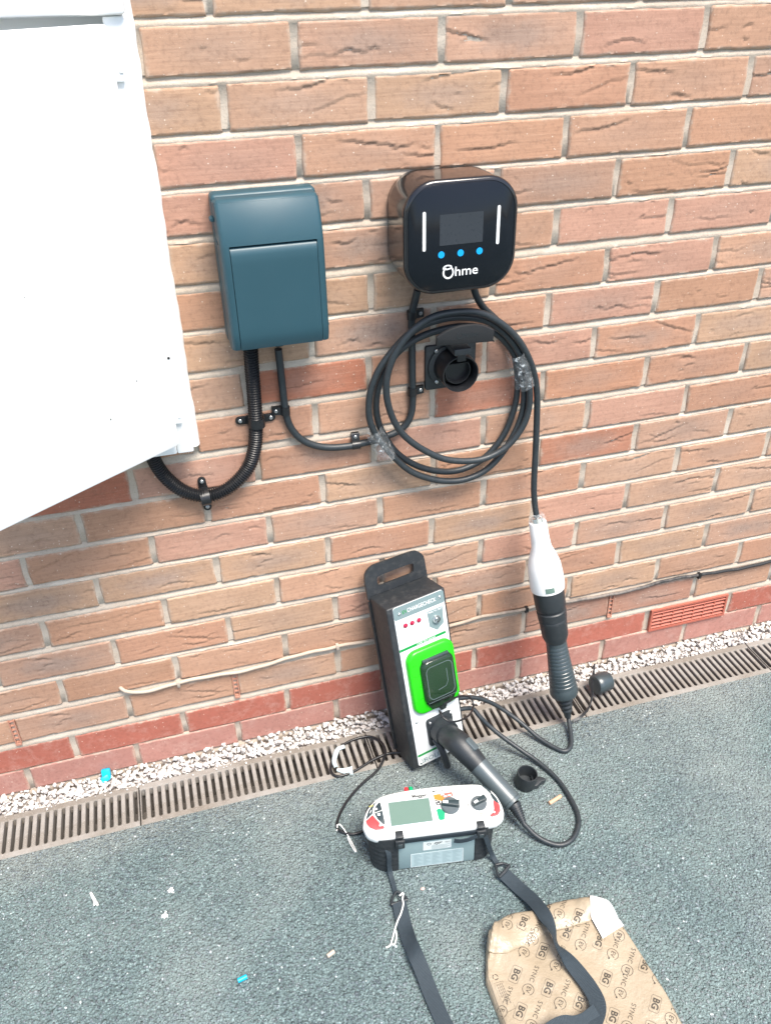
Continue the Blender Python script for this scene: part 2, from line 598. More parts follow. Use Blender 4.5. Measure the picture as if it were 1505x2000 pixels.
M['red_lens'] = plain('red_lens', (0.36, 0.012, 0.05), 0.2, var=0.1, bs=0.0)
M['chrome'] = plain('bright_metal', (0.72, 0.74, 0.74), 0.15, metal=1.0, var=0.05, bs=0.0)
M['instr_white'] = plain('instrument_white', (0.66, 0.69, 0.68), 0.42, var=0.02, bs=0.05)
M['instr_grey'] = plain('instrument_grey', (0.22, 0.31, 0.325), 0.45, var=0.05, scale=20, bs=0.10)
M['lcd'] = plain('grey_green_lcd', (0.125, 0.195, 0.165), 0.22, var=0.05, scale=30, bs=0.0)
M['boot'] = plain('black_rubber_boot', (0.018, 0.023, 0.027), 0.6, var=0.2, scale=40, bs=0.25, dust=0.08)
M['red_key'] = plain('red_key', (0.52, 0.055, 0.06), 0.4, var=0.05, bs=0.0)
M['dark_key'] = plain('dark_key', (0.022, 0.038, 0.044), 0.42, var=0.1, bs=0.0)
M['knob'] = plain('grey_knob', (0.085, 0.105, 0.115), 0.35, var=0.05, bs=0.05)
M['orange_print'] = plain('orange_print', (0.50, 0.19, 0.025), 0.5, var=0.0, bs=0.0)
M['coral_print'] = plain('coral_print', (0.42, 0.125, 0.10), 0.5, var=0.0, bs=0.0)
M['mint_print'] = plain('emerald_print', (0.005, 0.28, 0.13), 0.5, var=0.0, bs=0.0)
M['yellow_print'] = plain('yellow_print', (0.50, 0.46, 0.08), 0.5, var=0.0, bs=0.0)
M['sticker'] = plain('paper_sticker', (0.60, 0.66, 0.66), 0.55, var=0.03, bs=0.0)
M['faint_print'] = plain('faint_print', (0.20, 0.28, 0.295), 0.5, var=0.0, bs=0.0)
M['clay_plastic'] = plain('terracotta_plastic', (0.40, 0.115, 0.078), 0.5, var=0.1, scale=50, bs=0.15, dust=0.10)
M['cyan_scrap'] = plain('cyan_plastic', (0.0, 0.40, 0.66), 0.4, var=0.1, bs=0.1)
M['white_scrap'] = plain('white_scrap', (0.76, 0.77, 0.75), 0.6, var=0.1, scale=150, bs=0.3)
M['butt'] = plain('cigarette_filter', (0.58, 0.34, 0.22), 0.8, var=0.15, scale=200, bs=0.2)
M['dowel'] = plain('pale_wood', (0.42, 0.36, 0.30), 0.8, var=0.15, scale=200, bs=0.2)
M['pink'] = plain('pink_pebble', (0.60, 0.40, 0.36), 0.8, var=0.15, scale=200, bs=0.2)
M['red_plug'] = plain('red_terminal', (0.55, 0.03, 0.04), 0.4, bs=0.0)
M['green_plug'] = plain('green_terminal', (0.0, 0.30, 0.12), 0.4, bs=0.0)
M['string'] = plain('white_cord', (0.72, 0.73, 0.70), 0.8, var=0.1, scale=400, bs=0.3, bscale=1500)
M['tag'] = plain('clear_grey_tag', (0.50, 0.60, 0.62), 0.35, var=0.1, scale=90, bs=0.1, alpha=0.9)

def film_material():
    k = NT('clear_wrap')
    v = k.coord()
    n = k.noise(v, 70, 5, 0.7, 1.2)
    a = k.ramp(n, [(0.43, 0.06), (0.58, 0.16), (0.66, 0.75)])
    k.set(color=(0.80, 0.85, 0.87, 1), rough=0.22, spec=0.7, alpha=a, normal=k.bump(n, 0.6, 0.004))
    return k.m
M['film'] = film_material()

def webbing_material():
    k = NT('black_webbing')
    tc = k.n('ShaderNodeTexCoord')
    wv = k.n('ShaderNodeTexWave', wave_type='BANDS', bands_direction='X')
    wv.inputs['Scale'].default_value = 150
    wv.inputs['Distortion'].default_value = 0.4
    k.l(tc.outputs['UV'], wv.inputs['Vector'])
    n = k.noise(k.coord(), 200, 4, 0.7)
    c = k.mix(k.math('MULTIPLY', wv.outputs['Fac'], n), (0.017, 0.026, 0.034, 1), (0.050, 0.072, 0.088, 1))
    k.set(color=c, rough=0.7, spec=0.3, normal=k.bump(wv.outputs['Fac'], 0.45, 0.0005))
    return k.m
M['webbing'] = webbing_material()

def wire_material():
    k = NT('weathered_wire_sheath')
    v = k.coord()
    n = k.noise(v, 60, 6, 0.75)
    sep = k.n('ShaderNodeSeparateXYZ')
    k.l(v, sep.inputs[0])
    f = k.math('ADD', k.math('MULTIPLY', sep.outputs[0], 0.72), k.math('MULTIPLY_ADD', n, 0.7, -0.10))
    c = k.ramp(f, [(0.0, (0.46, 0.385, 0.31, 1)), (0.38, (0.38, 0.31, 0.245, 1)), (0.66, (0.15, 0.135, 0.125, 1)), (0.85, (0.030, 0.031, 0.033, 1))])
    k.set(color=c, rough=0.7, spec=0.3, normal=k.bump(n, 0.5, 0.0015))
    return k.m
M['wire'] = wire_material()

def card_material(name, tint=(1, 1, 1)):
    k = NT(name)
    v = k.coord()
    n = k.noise(v, 18, 5, 0.6)
    fl = k.noise(k.coord(scale=(30, 240, 30)), 4, 4, 0.7)
    a = (0.285 * tint[0], 0.230 * tint[1], 0.158 * tint[2], 1)
    b = (0.375 * tint[0], 0.318 * tint[1], 0.236 * tint[2], 1)
    c = k.mix(n, a, b)
    c = k.mix(k.ramp(fl, [(0.35, 0.18), (0.55, 0.0)]), c, (0.27, 0.205, 0.13, 1))
    k.set(color=c, rough=0.36, spec=0.55, normal=k.bump(k.noise(v, 34, 5, 0.65), 0.6, 0.006))
    return k.m
M['card'] = card_material('printed_brown_card')
M['card_print'] = plain('brown_black_ink', (0.055, 0.047, 0.036), 0.6, var=0.1, bs=0.0)
M['card_print_soft'] = plain('pale_brown_ink', (0.150, 0.125, 0.095), 0.6, var=0.1, bs=0.0)

# ------------------------------------------------------------------ ground, gravel strip, drain
def aggregate_material():
    k = NT('tarmac_aggregate')
    gi = k.n('ShaderNodeNewGeometry')
    c = k.ramp(gi.outputs['Random Per Island'], [(0.0, (0.050, 0.067, 0.075, 1)), (0.45, (0.095, 0.124, 0.138, 1)), (0.88, (0.134, 0.173, 0.189, 1)), (0.97, (0.194, 0.243, 0.262, 1)), (1.0, (0.407, 0.466, 0.493, 1))])
    v = k.coord()
    n = k.noise(v, 3.2, 6, 0.65)
    c = k.mix(k.ramp(n, [(0.42, 0.0), (0.68, 0.6)]), c, (0.238, 0.263, 0.258, 1))
    c = k.mix(k.ramp(n, [(0.25, 0.35), (0.42, 0.0)]), c, (0.053, 0.070, 0.076, 1))
    k.set(color=c, rough=0.6, spec=0.4)
    return k.m
M['aggregate'] = aggregate_material()
def ground():
    xs = [-60, -20, -8, -3, -1.6, 0, 1.6, 3, 8, 20, 60]
    ys = [-0.1565, -0.5, -1, -2, -4, -8, -20, -60]
    m = MB()
    v = [(x, y, 0.0) for y in ys for x in xs]
    n = len(xs)
    f = [(j * n + i, (j + 1) * n + i, (j + 1) * n + i + 1, j * n + i + 1) for j in range(len(ys) - 1) for i in range(n - 1)]
    m.add(v, f)
    o = m.build('tarmac_drive', M['tarmac'], None, kind='structure')
    for p in o.data.polygons:
        if p.normal.z < 0:
            p.flip()
    # the drive's cut edge along the drain
    e = MB()
    e.box((-3, -0.1575, -0.02), (3, -0.1567, -0.001))
    # the exposed aggregate: thousands of small stones bedded in the surface
    bm = bmesh.new()
    bmesh.ops.create_icosphere(bm, subdivisions=1, radius=1)
    iv = np.array([v.co[:] for v in bm.verts]); jf = np.array([[v.index for v in q.verts] for q in bm.faces])
    bm.free()
    for nm, mt, N, lo, hi, pw, up in (('aggregate', M['aggregate'], 52000, 0.0009, 0.0030, 2.2, 0.30), ('pale_grit', M['grit_pale'], 1900, 0.0006, 0.0024, 2.4, 0.5)):
        x = rng.uniform(-0.98, 1.35, N); y = -0.159 - 0.86 * rng.random(N) ** 1.08
        if nm == 'pale_grit':
            keep = (np.sin(x * 9 + 2 * np.sin(y * 7)) * np.sin(y * 11 + 1.5 * np.sin(x * 5)) + rng.normal(0, 0.5, N)) > 0.05
            x, y = x[keep], y[keep]
            N = len(x)
        s = lo + (hi - lo) * rng.random(N) ** pw
        a = rng.uniform(0, 6.283, N)
        q = iv[None] * (1 + rng.uniform(-0.38, 0.38, (N,) + iv.shape))
        q = q * np.stack([s * rng.uniform(0.8, 1.5, N), s, s * up * rng.uniform(0.5, 1.3, N)], 1)[:, None, :]
        ca, sa = np.cos(a)[:, None], np.sin(a)[:, None]
        V = np.stack([q[..., 0] * ca - q[..., 1] * sa + x[:, None], q[..., 0] * sa + q[..., 1] * ca + y[:, None], q[..., 2] + 0.0001], -1).reshape(-1, 3)
        F = (jf[None] + (np.arange(N) * len(iv))[:, None, None]).reshape(-1, 3)
        me = bpy.data.meshes.new(nm)
        me.vertices.add(len(V)); me.vertices.foreach_set('co', V.astype(np.float32).ravel())
        me.loops.add(F.size); me.loops.foreach_set('vertex_index', F.astype(np.int32).ravel())
        me.polygons.add(len(F)); me.polygons.foreach_set('loop_start', np.arange(0, F.size, 3, dtype=np.int32))
        me.update(calc_edges=True)
        me.materials.append(mt)
        o = bpy.data.objects.new(nm, me)
        COL.objects.link(o)
        o['kind'] = 'stuff'
M['grit_pale'] = plain('pale_grit', (0.44, 0.50, 0.49), 0.5, var=0.4, scale=300, bs=0.0)
M['grit_dark'] = plain('dark_grit', (0.055, 0.075, 0.08), 0.6, var=0.4, scale=300, bs=0.0)
ground()

def gravel():
    m = MB()
    m.add([(-3, 0.02, -0.016), (3, 0.02, -0.016), (3, -0.048, -0.016), (-3, -0.048, -0.016)], [(0, 3, 2, 1)])
    m.build('gravel_trench', M['bed'], None, kind='structure')
    protos = []
    for k in range(14):
        bm = bmesh.new()
        P = rng.normal(size=(11, 3))
        P /= np.linalg.norm(P, axis=1)[:, None]
        P *= rng.uniform(0.75, 1.1, (11, 1)) * np.array([1.0, 0.78, 0.62])
        for p in P:
            bm.verts.new(p)
        r = bmesh.ops.convex_hull(bm, input=list(bm.verts))
        bmesh.ops.delete(bm, geom=[q for q in r['geom_interior'] if isinstance(q, bmesh.types.BMVert)], context='VERTS')
        bmesh.ops.bevel(bm, geom=list(bm.edges), offset=0.09, segments=1, affect='EDGES')
        bm.verts.index_update()
        protos.append((np.array([v.co[:] for v in bm.verts]), [[v.index for v in q.verts] for q in bm.faces]))
        bm.free()
    m = MB()
    def put(x, y, z, s):
        V, F = protos[rng.integers(len(protos))]
        q = Matrix.Rotation(rng.uniform(0, 6.28), 3, 'Z') @ Matrix.Rotation(rng.uniform(-0.6, 0.6), 3, 'X') @ Matrix.Rotation(rng.uniform(-0.6, 0.6), 3, 'Y')
        V = (V * s) @ np.array(q).T + np.array([x, y, z])
        m.add(V.tolist(), F)
    x = -1.05
    while x < 1.75:
        for layer, cnt in ((0, 6), (1, 7)):
            for _ in range(cnt):
                y = rng.uniform(-0.0445, 0.001)
                s = rng.uniform(0.0038, 0.0098)
                top = 0.010 if x < 0.1 else 0.006
                put(x + rng.uniform(-0.006, 0.006), y - (0.0 if layer else 0.001), -0.008 + layer * (top + 0.006) * rng.uniform(0.55, 1.0) * (0.6 + 0.8 * (y + 0.045) / 0.046), s)
        x += 0.0105
    for _ in range(60):                                     # chips strayed on to the grating's back rail
        put(rng.uniform(-0.75, 0.15), -0.047 - 0.012 * rng.random(), 0.0025, rng.uniform(0.0015, 0.0035))
    m.build('limestone_gravel', M['stone'], None, smooth=0, kind='stuff')
gravel()

def drain():
    m = MB()
    m.box((-3, -0.1562, -0.09), (3, -0.1475, -0.0262))
    m.box((-3, -0.0555, -0.09), (3, -0.0470, -0.0262))
    m.box((-3, -0.1475, -0.09), (3, -0.0555, -0.082))
    m.build('drain_channel', M['channel'], None, kind='structure')
    joints = [(-0.4604, -0.1532, 0.0)[0] - 1.012, (-0.4604, -0.1532, 0.0)[0] - 0.506, (-0.4604, -0.1532, 0.0)[0], 0.0475, 0.555, 1.061, 1.567]
    labels = ['end section of drain grating at the far left, cut off by the photo edge',
              'dusty pale drain grating section on the left, in front of the blue plastic scrap',
              'drain grating section that the black upright tester stands on',
              'drain grating section between the black tester and the hanging plug',
              'long drain grating section right of the tethered cap, below the vent',
              'last drain grating section at the right, cut off by the photo edge']
    for i, lb in enumerate(labels):
        if i == 0:
            continue
        x0, x1 = joints[i] + 0.0012, joints[i + 1] - 0.0012
        g_ = thing('drain_grating', ((x0 + x1) / 2, -0.101, 0), lb, 'drain grating', 'drain gratings along the wall')
        b = MB()
        cx = (x0 + x1) / 2
        for y0, y1 in ((-0.0622, -0.0475), (-0.1560, -0.1425)):
            bm = bmesh.new()
            bmesh.ops.create_cube(bm, size=1)
            for v in bm.verts:
                v.co = Vector((cx + v.co.x * (x1 - x0), (y0 + y1) / 2 + v.co.y * (y1 - y0), -0.011 + v.co.z * 0.022))
            bmesh.ops.bevel(bm, geom=list(bm.edges), offset=0.0012, segments=1, affect='EDGES')
            b.frombm(bm)
        b.build('grating_rail', M['grate'], g_)
        pitch = (x1 - x0) / 31
        fil = MB()
        bar_me = None
        for k in range(32):
            c = x0 + k * pitch
            w = 0.0088 if 0 < k < 31 else 0.0056
            a, e = max(c - w / 2, x0 + 0.0002), min(c + w / 2, x1 - 0.0002)
            if 0 < k < 31 and bar_me is not None:
                o = bpy.data.objects.new('grating_bar', bar_me)
                COL.objects.link(o)
                o.parent = g_
                o.location = (c - bar_c, 0, 0)
            else:
                s = MB()
                ch = 0.0014
                prof = [(a, -0.024), (e, -0.024), (e, -0.0005 - ch), (e - ch, -0.0006), (a + ch, -0.0006), (a, -0.0005 - ch)]
                s.loft([[(px, y, pz) for px, pz in prof] for y in (-0.1432, -0.0615)])
                o = s.build('grating_bar', M['grate'], g_)
                if k == 1:
                    bar_me, bar_c = o.data, c
            # rounded slot ends: small fillets in the corners against the rails
            if k < 31:
                sx0, sx1 = e, c + pitch - 0.0044
                for yy, sg in ((-0.0622, -1), (-0.1425, 1)):
                    r = (sx1 - sx0) / 2
                    P = [(sx0 - 0.0002, yy - sg * 0.0002)] + [(sx0 + r - r * math.cos(t), yy + sg * r * (1 - math.sin(t))) for t in np.linspace(0, math.pi, 7)] + [(sx1 + 0.0002, yy - sg * 0.0002)]
                    fil.loft([[(px, py, z) for px, py in P] for z in (-0.018, -0.0016)])
        fil.build('slot_ends', M['grate'], g_, kind='stuff')
drain()

# ------------------------------------------------------------------ the brick wall
ROWS = {18:(0.0003,[(0,0.0039),(1,0.2304),(2,0.4592),(3,0.6861)]),17:(0.0001,[(-0.5,-0.1078),(0.5,0.117),(1.5,0.336),(2.5,0.5626),(3.5,0.7877)]),16:(0.0003,[(0,-0.0006),(1,0.2259),(2,0.4516),(3,0.6826)]),15:(0.0025,[(0.5,0.1059),(2.5,0.556),(3.5,0.7854)]),14:(0.0031,[(2,0.448),(3,0.6751)]),13:(-0.0005,[(0.5,0.1075),(2.5,0.5572),(3.5,0.7845)]),12:(0.0024,[(2,0.4452),(3,0.6717),(4,0.901)]),11:(0.0002,[(1.5,0.3232),(2.5,0.5492),(3.5,0.776)]),10:(-0.0015,[(0,-0.0055),(1,0.2213),(2,0.449),(3,0.6749),(4,0.9043)]),9:(-0.0042,[(1.5,0.3279),(2.5,0.5536),(3.5,0.7806)]),8:(-0.001,[(-2,-0.4501),(-1,-0.2239),(0,-0.0007),(3,0.6738),(4,0.9015)]),7:(0.0009,[(-2.5,-0.562),(-1.5,-0.334),(-0.5,-0.1112),(0.5,0.1127),(1.5,0.3347),(2.5,0.5595),(3.5,0.7876),(4.5,1.0165)]),6:(0.0033,[(-2,-0.448),(-1,-0.2219),(0,0.0011),(1,0.2222),(3,0.6749),(4,0.9022)]),5:(0.0009,[(-2.5,-0.5622),(-1.5,-0.334),(-0.5,-0.1092),(1.5,0.3346),(2.5,0.5606),(3.5,0.784),(4.5,1.0115)]),4:(-0.0004,[(-2,-0.4453),(-1,-0.2168),(0,0.0084),(2,0.4508),(3,0.6763),(4,0.9065)]),3:(0.0007,[(-2.5,-0.5635),(-1.5,-0.3355),(-0.5,-0.1065),(1.5,0.3376),(2.5,0.5612),(3.5,0.7899),(4.5,1.0161)]),2:(-0.0024,[(-3,-0.6729),(-2,-0.4452),(-1,-0.2216),(0,0.0057),(2,0.4513),(3,0.6775),(4,0.9061)]),1:(-0.0077,[(-2.5,-0.5725),(-1.5,-0.3426),(-0.5,-0.115),(1.5,0.3313),(3.5,0.7868),(4.5,1.0202)]),0:(0.003,[(-1,-0.232),(0,-0.0055),(2,0.4484),(3,0.6723),(4,0.903)])}
for _r in range(19, 21):
    ROWS[_r] = (0.0, [])
BL, BH = 0.215, 0.065

def brick_proto(k, creases, rough=1.0):
    r = np.random.default_rng(100 + k)
    nx, nz = 76, 25
    X = np.linspace(-BL / 2, BL / 2, nx); Z = np.linspace(-BH / 2, BH / 2, nz)
    x, z = np.meshgrid(X, Z)
    d = np.zeros_like(x)                                     # outward relief (towards the viewer)
    for _ in range(5):
        fx, fz = r.uniform(10, 45), r.uniform(20, 90)
        d += rough * 0.00028 * np.sin(fx * x + r.uniform(0, 6.3)) * np.sin(fz * z + r.uniform(0, 6.3))
    for _ in range(creases):
        L = 0.012 + 0.110 * r.random() ** 2.0
        x0 = r.uniform(-BL / 2 - 0.02, BL / 2 - L * 0.5); z0 = r.uniform(-BH / 2 + 0.003, BH / 2 - 0.003)
        sl = r.normal(0, 0.14)
        u = (x - x0) / L
        walk = np.cumsum(r.normal(0, 1, nx)); walk -= np.linspace(walk[0], walk[-1], nx)
        walk = np.convolve(walk, np.ones(5) / 5, 'same') * r.uniform(0.0002, 0.00055) + r.normal(0, 0.00025, nx)
        zc = z0 + sl * (x - x0) + walk[None, :] + r.uniform(-0.006, 0.006) * np.sin(np.pi * np.clip(u, 0, 1)) ** 2
        w = np.clip(np.sin(np.pi * np.clip(u, 0, 1)), 0, 1) ** 0.6
        dd = z - zc
        deep = r.uniform(0.0009, 0.0026)
        d += w * np.where(dd > 0, 0.45 * deep * np.exp(-dd / 0.0075), -deep * np.exp(dd / 0.0042))
    e = np.minimum(np.minimum(x + BL / 2, BL / 2 - x), np.minimum(z + BH / 2, BH / 2 - z))
    ed = 0.0024 + 0.0008 * np.sin(60 * x + k) + 0.0006 * np.sin(140 * z + 2 * k)
    d -= 0.0030 * np.clip(1 - e / ed, 0, 1) ** 2
    bx = np.where(np.abs(np.abs(x) - BL / 2) < 1e-6, 0.0009 * np.sin(90 * z + k * 1.7), 0)
    bz = np.where(np.abs(np.abs(z) - BH / 2) < 1e-6, 0.0010 * np.sin(38 * x + k) + 0.0006 * np.sin(120 * x + 2 * k), 0)
    V = np.stack([(x + bx).ravel(), (-d).ravel(), (z + bz).ravel()], 1)
    idx = np.arange(nx * nz).reshape(nz, nx)
    F = np.stack([idx[:-1, :-1].ravel(), idx[:-1, 1:].ravel(), idx[1:, 1:].ravel(), idx[1:, :-1].ravel()], 1).tolist()
    ringi = np.concatenate([idx[0, :], idx[1:, -1], idx[-1, -2::-1], idx[-2:0:-1, 0]])
    back = V[ringi].copy(); back[:, 1] = 0.016
    k0 = len(V)
    n = len(ringi)
    for i in range(n):
        j = (i + 1) % n
        F.append([int(ringi[j]), int(ringi[i]), k0 + i, k0 + j])
    F.append([k0 + i for i in range(n)])
    V = np.concatenate([V, back])
    me = bpy.data.meshes.new('brick')
    me.from_pydata(V.tolist(), [], F)
    return me

def build_wall():
    wall = thing('brick_wall', (0, 0, 0), 'rustic orange and buff brick house wall with two red courses at its foot', 'brick wall')
    rustic = []
    for k in range(44):
        me = brick_proto(k, [1, 3, 2, 5, 4, 8, 2, 6][k % 8])
        finish(me, M['brick'], 60)
        rustic.append(me)
    smooth = []
    for k in range(4):
        me = brick_proto(50 + k, 0, 0.5)
        finish(me, M['brick_smooth'], 60)
        smooth.append(me)
    pal = [((0.432, 0.232, 0.150), 0.20), ((0.420, 0.216, 0.134), 0.08), ((0.436, 0.248, 0.164), 0.34), ((0.415, 0.208, 0.132), 0.16),
           ((0.430, 0.250, 0.160), 0.46), ((0.440, 0.226, 0.158), 0.10), ((0.405, 0.226, 0.154), 0.58)]
    redd = ((0.37, 0.125, 0.075), 0.05)
    mauve = ((0.37, 0.175, 0.125), 0.7)
    # bricks whose colour stands out in this wall: (row, number counted from the column under the enclosure)
    special = {(8, -2.5): redd, (9, -2.5): redd, (9, -2): ((0.38, 0.14, 0.09), 0.3), (8, -1.5): mauve, (8, -0.5): ((0.38, 0.18, 0.115), 0.5), (9, -1): mauve,
               (11, -0.5): ((0.37, 0.135, 0.08), 0.25), (11, 0): ((0.38, 0.165, 0.10), 0.6), (10, 0.5): ((0.40, 0.195, 0.115), 0.3), (11, 1): ((0.36, 0.14, 0.085), 0.5), (10, 1): ((0.37, 0.14, 0.085), 0.35),
               (8, 0.5): mauve, (9, 0): ((0.37, 0.165, 0.11), 0.8), (9, 1): ((0.36, 0.13, 0.08), 0.3), (8, 2): ((0.38, 0.16, 0.10), 0.5), (10, 2): ((0.40, 0.19, 0.115), 0.3),
               (2, 2): ((0.36, 0.18, 0.125), 0.8), (2, 3): ((0.36, 0.175, 0.12), 0.5), (2, -1.5): ((0.36, 0.20, 0.115), 0.9), (7, 1): ((0.38, 0.16, 0.10), 0.7), (5, 1): ((0.38, 0.155, 0.09), 0.2)}
    used = 0
    spare = MB()
    for row, (dz, meas) in sorted(ROWS.items()):
        known = dict(meas)
        off = np.mean([x - c * 0.225 for c, x in meas]) if meas else 0.0
        frac = (row % 2) * 0.5 if row != 19 else 0.5
        if row in (20,):
            frac = 0.0
        if row in (1, 3, 5, 7, 9, 11, 13, 15, 17):
            frac = 0.5
        elif row != 19:
            frac = 0.0
        ks = np.arange(-7, 13) + frac
        zc = row * 0.075 + 0.037 + dz
        for a in ks:
            xa = known.get(a, a * 0.225 + off); xb = known.get(a + 1, (a + 1) * 0.225 + off)
            if row == 1 and a == 3.5:
                continue                                     # the air brick sits here
            cx, L = (xa + xb) / 2, xb - xa - 0.0105 + rng.normal(0, 0.0006)
            H = BH + rng.normal(0, 0.0008)
            z_ = zc
            lo = -0.86 + 0.33 * min(1, max(0, (zc - 0.6) / 0.8)) ; hi = 1.24 - 0.40 * zc / 1.45
            if zc > 1.02 or zc < 0.0:
                lo = max(lo, -0.50)
            inview = lo - 0.02 < cx + L / 2 and cx - L / 2 < hi + 0.12 and row <= 19
            if not inview:
                spare.box((cx - L / 2, rng.normal(0, 0.0005), z_ - H / 2), (cx + L / 2, 0.016, z_ + H / 2))
                continue
            if row <= 1:
                me = smooth[rng.integers(len(smooth))]
            else:
                me = rustic[(used * 17 + int(rng.integers(3)) * 5) % len(rustic)]
            o = bpy.data.objects.new('brick', me)
            COL.objects.link(o)
            o.parent = wall
            sx = 1 if rng.random() < 0.6 else -1
            o.location = (cx, rng.normal(0, 0.0006), z_ + rng.normal(0, 0.0005))
            o.scale = (sx * L / BL, 1, H / BH)
            o.rotation_euler = (0, rng.normal(0, 0.0022), rng.normal(0, 0.002))
            if row == 1:
                c, fl = (0.360, 0.108, 0.074), 0
            elif row == 0:
                c, fl = (0.375, 0.168, 0.132), 0
            elif (row, a) in special:
                c, fl = special[(row, a)]
            else:
                c, fl = pal[rng.integers(len(pal))]
                fl = min(1, max(0, fl + rng.normal(0, 0.15)))
            j = rng.normal(0, 0.035)
            o.color = tuple(min(1, max(0, q * (1 + j))) for q in c) + (fl,)
            used += 1
    sp = spare.build('outer_brickwork', M['brick_far'], wall, smooth=0, kind='stuff')

    # mortar: weather-struck beds (set back under each brick, nearly flush at the foot) and slightly hollow upright joints
    m = MB()
    xs = np.arange(-1.62, 2.92, 0.006)
    v, f = [], []
    prof = []
    for row in range(-1, 21):
        dz = ROWS.get(row, (0, []))[0]
        dz2 = ROWS.get(row + 1, (0, []))[0]
        zc = row * 0.075 + 0.037 + dz
        zt = (row + 1) * 0.075 + 0.037 + dz2 - BH / 2
        zb = zc + BH / 2
        prof += [(zc - BH / 2 + 0.004, 0.0032), (zc, 0.0032), (zb - 0.0035, 0.0030), (zb + 0.0002, 0.0006), (zb + 0.45 * (zt - zb), 0.0018), (zt - 0.0008, 0.0052), (zt + 0.003, 0.0052)]
    nz = len(prof)
    nn = rng.normal(0, 1, (len(xs), nz))
    nn = (nn + np.roll(nn, 1, 0) + np.roll(nn, -1, 0)) / 3
    for i, x in enumerate(xs):
        for j, (z, y) in enumerate(prof):
            v.append((x, y + 0.00055 * nn[i, j], z + 0.0006 * nn[i, j - 1]))
    for i in range(len(xs) - 1):
        for j in range(nz - 1):
            f.append((i * nz + j, (i + 1) * nz + j, (i + 1) * nz + j + 1, i * nz + j + 1))
    m.add(v, f)
    mo = m.build('mortar', M['mortar'], wall, smooth=60)
    if np.mean([p.normal.y for p in mo.data.polygons[:400]]) > 0:
        mo.data.flip_normals()
    m = MB()
    m.box((-1.62, 0.017, -0.1), (2.92, 0.10, 1.62))
    m.build('wall_core', M['mortar'], wall, smooth=0)

    # air brick
    x0, x1 = (0.7906, 0.0, 0.1063)[0] + 0.004, (1.0113, 0.0, 0.1125)[0]
    zc = 1 * 0.075 + 0.037 + ROWS[1][0] + 0.001
    hz = 0.0335
    ab = MB()
    t = 0.0055
    ab.box((x0, -0.005, zc + hz - t), (x1, 0.02, zc + hz)).box((x0, -0.005, zc - hz), (x1, 0.02, zc - hz + t))
    ab.box((x0, -0.0048, zc - hz + t), (x0 + t, 0.02, zc + hz - t)).box((x1 - t, -0.0048, zc - hz + t), (x1, 0.02, zc + hz - t))
    ab.box((x0 + t, 0.0155, zc - hz + t), (x1 - t, 0.0165, zc + hz - t))
    abo = ab.build('air_brick', M['clay_plastic'], wall, smooth=0)
    n = 7
    for k in range(1, n):
        x = x0 + t + (x1 - x0 - 2 * t) * k / n
        q = MB()
        q.box((x - 0.0016, -0.0030, zc - hz + t), (x + 0.0016, 0.012, zc + hz - t))
        q.build('vent_rib', M['clay_plastic'], abo, smooth=0)
    for k in range(5):
        zz = zc - hz + t + (2 * hz - 2 * t) * (k + 0.5) / 5
        q = MB()
        P = [(-0.0038, zz - 0.0036), (-0.0046, zz - 0.0012), (0.009, zz + 0.0048), (0.0098, zz + 0.0028)]
        q.loft([[(x, y, z) for y, z in P] for x in (x0 + t, x1 - t)])
        q.build('louvre', M['clay_plastic'], abo, smooth=0)
    # plastic weep vents in upright joints
    for (u, zrow) in ((-1, 2), (-3, 2), (3, 2)):
        x = dict(ROWS[2][1]).get(u)
        zc = 2 * 0.075 + 0.037 + ROWS[2][0]
        wv = MB()
        for s in (-1, 1):
            wv.box((x + s * 0.0050 - 0.0012, -0.0022, zc - 0.0335), (x + s * 0.0050 + 0.0012, 0.006, zc + 0.0315))
        for k in range(6):
            zz = zc - 0.0315 + k * 0.0118
            wv.box((x - 0.0038, -0.0012, zz - 0.0009), (x + 0.0038, 0.006, zz + 0.0009))
        wv.box((x - 0.0055, -0.0035, zc - 0.0385), (x + 0.0055, 0.004, zc - 0.0335))
        wv.build('weep_vent', M['clay_pale'], wall, smooth=0)
    return wall
M['brick_far'] = M['brick_smooth']
M['clay_pale'] = plain('pale_terracotta_plastic', (0.44, 0.215, 0.15), 0.6, var=0.15, scale=60, bs=0.2, dust=0.2)
build_wall()
for _o in bpy.data.objects:
    if _o.name.startswith('outer_brickwork'):
        _o.color = (0.41, 0.22, 0.14, 0.3)

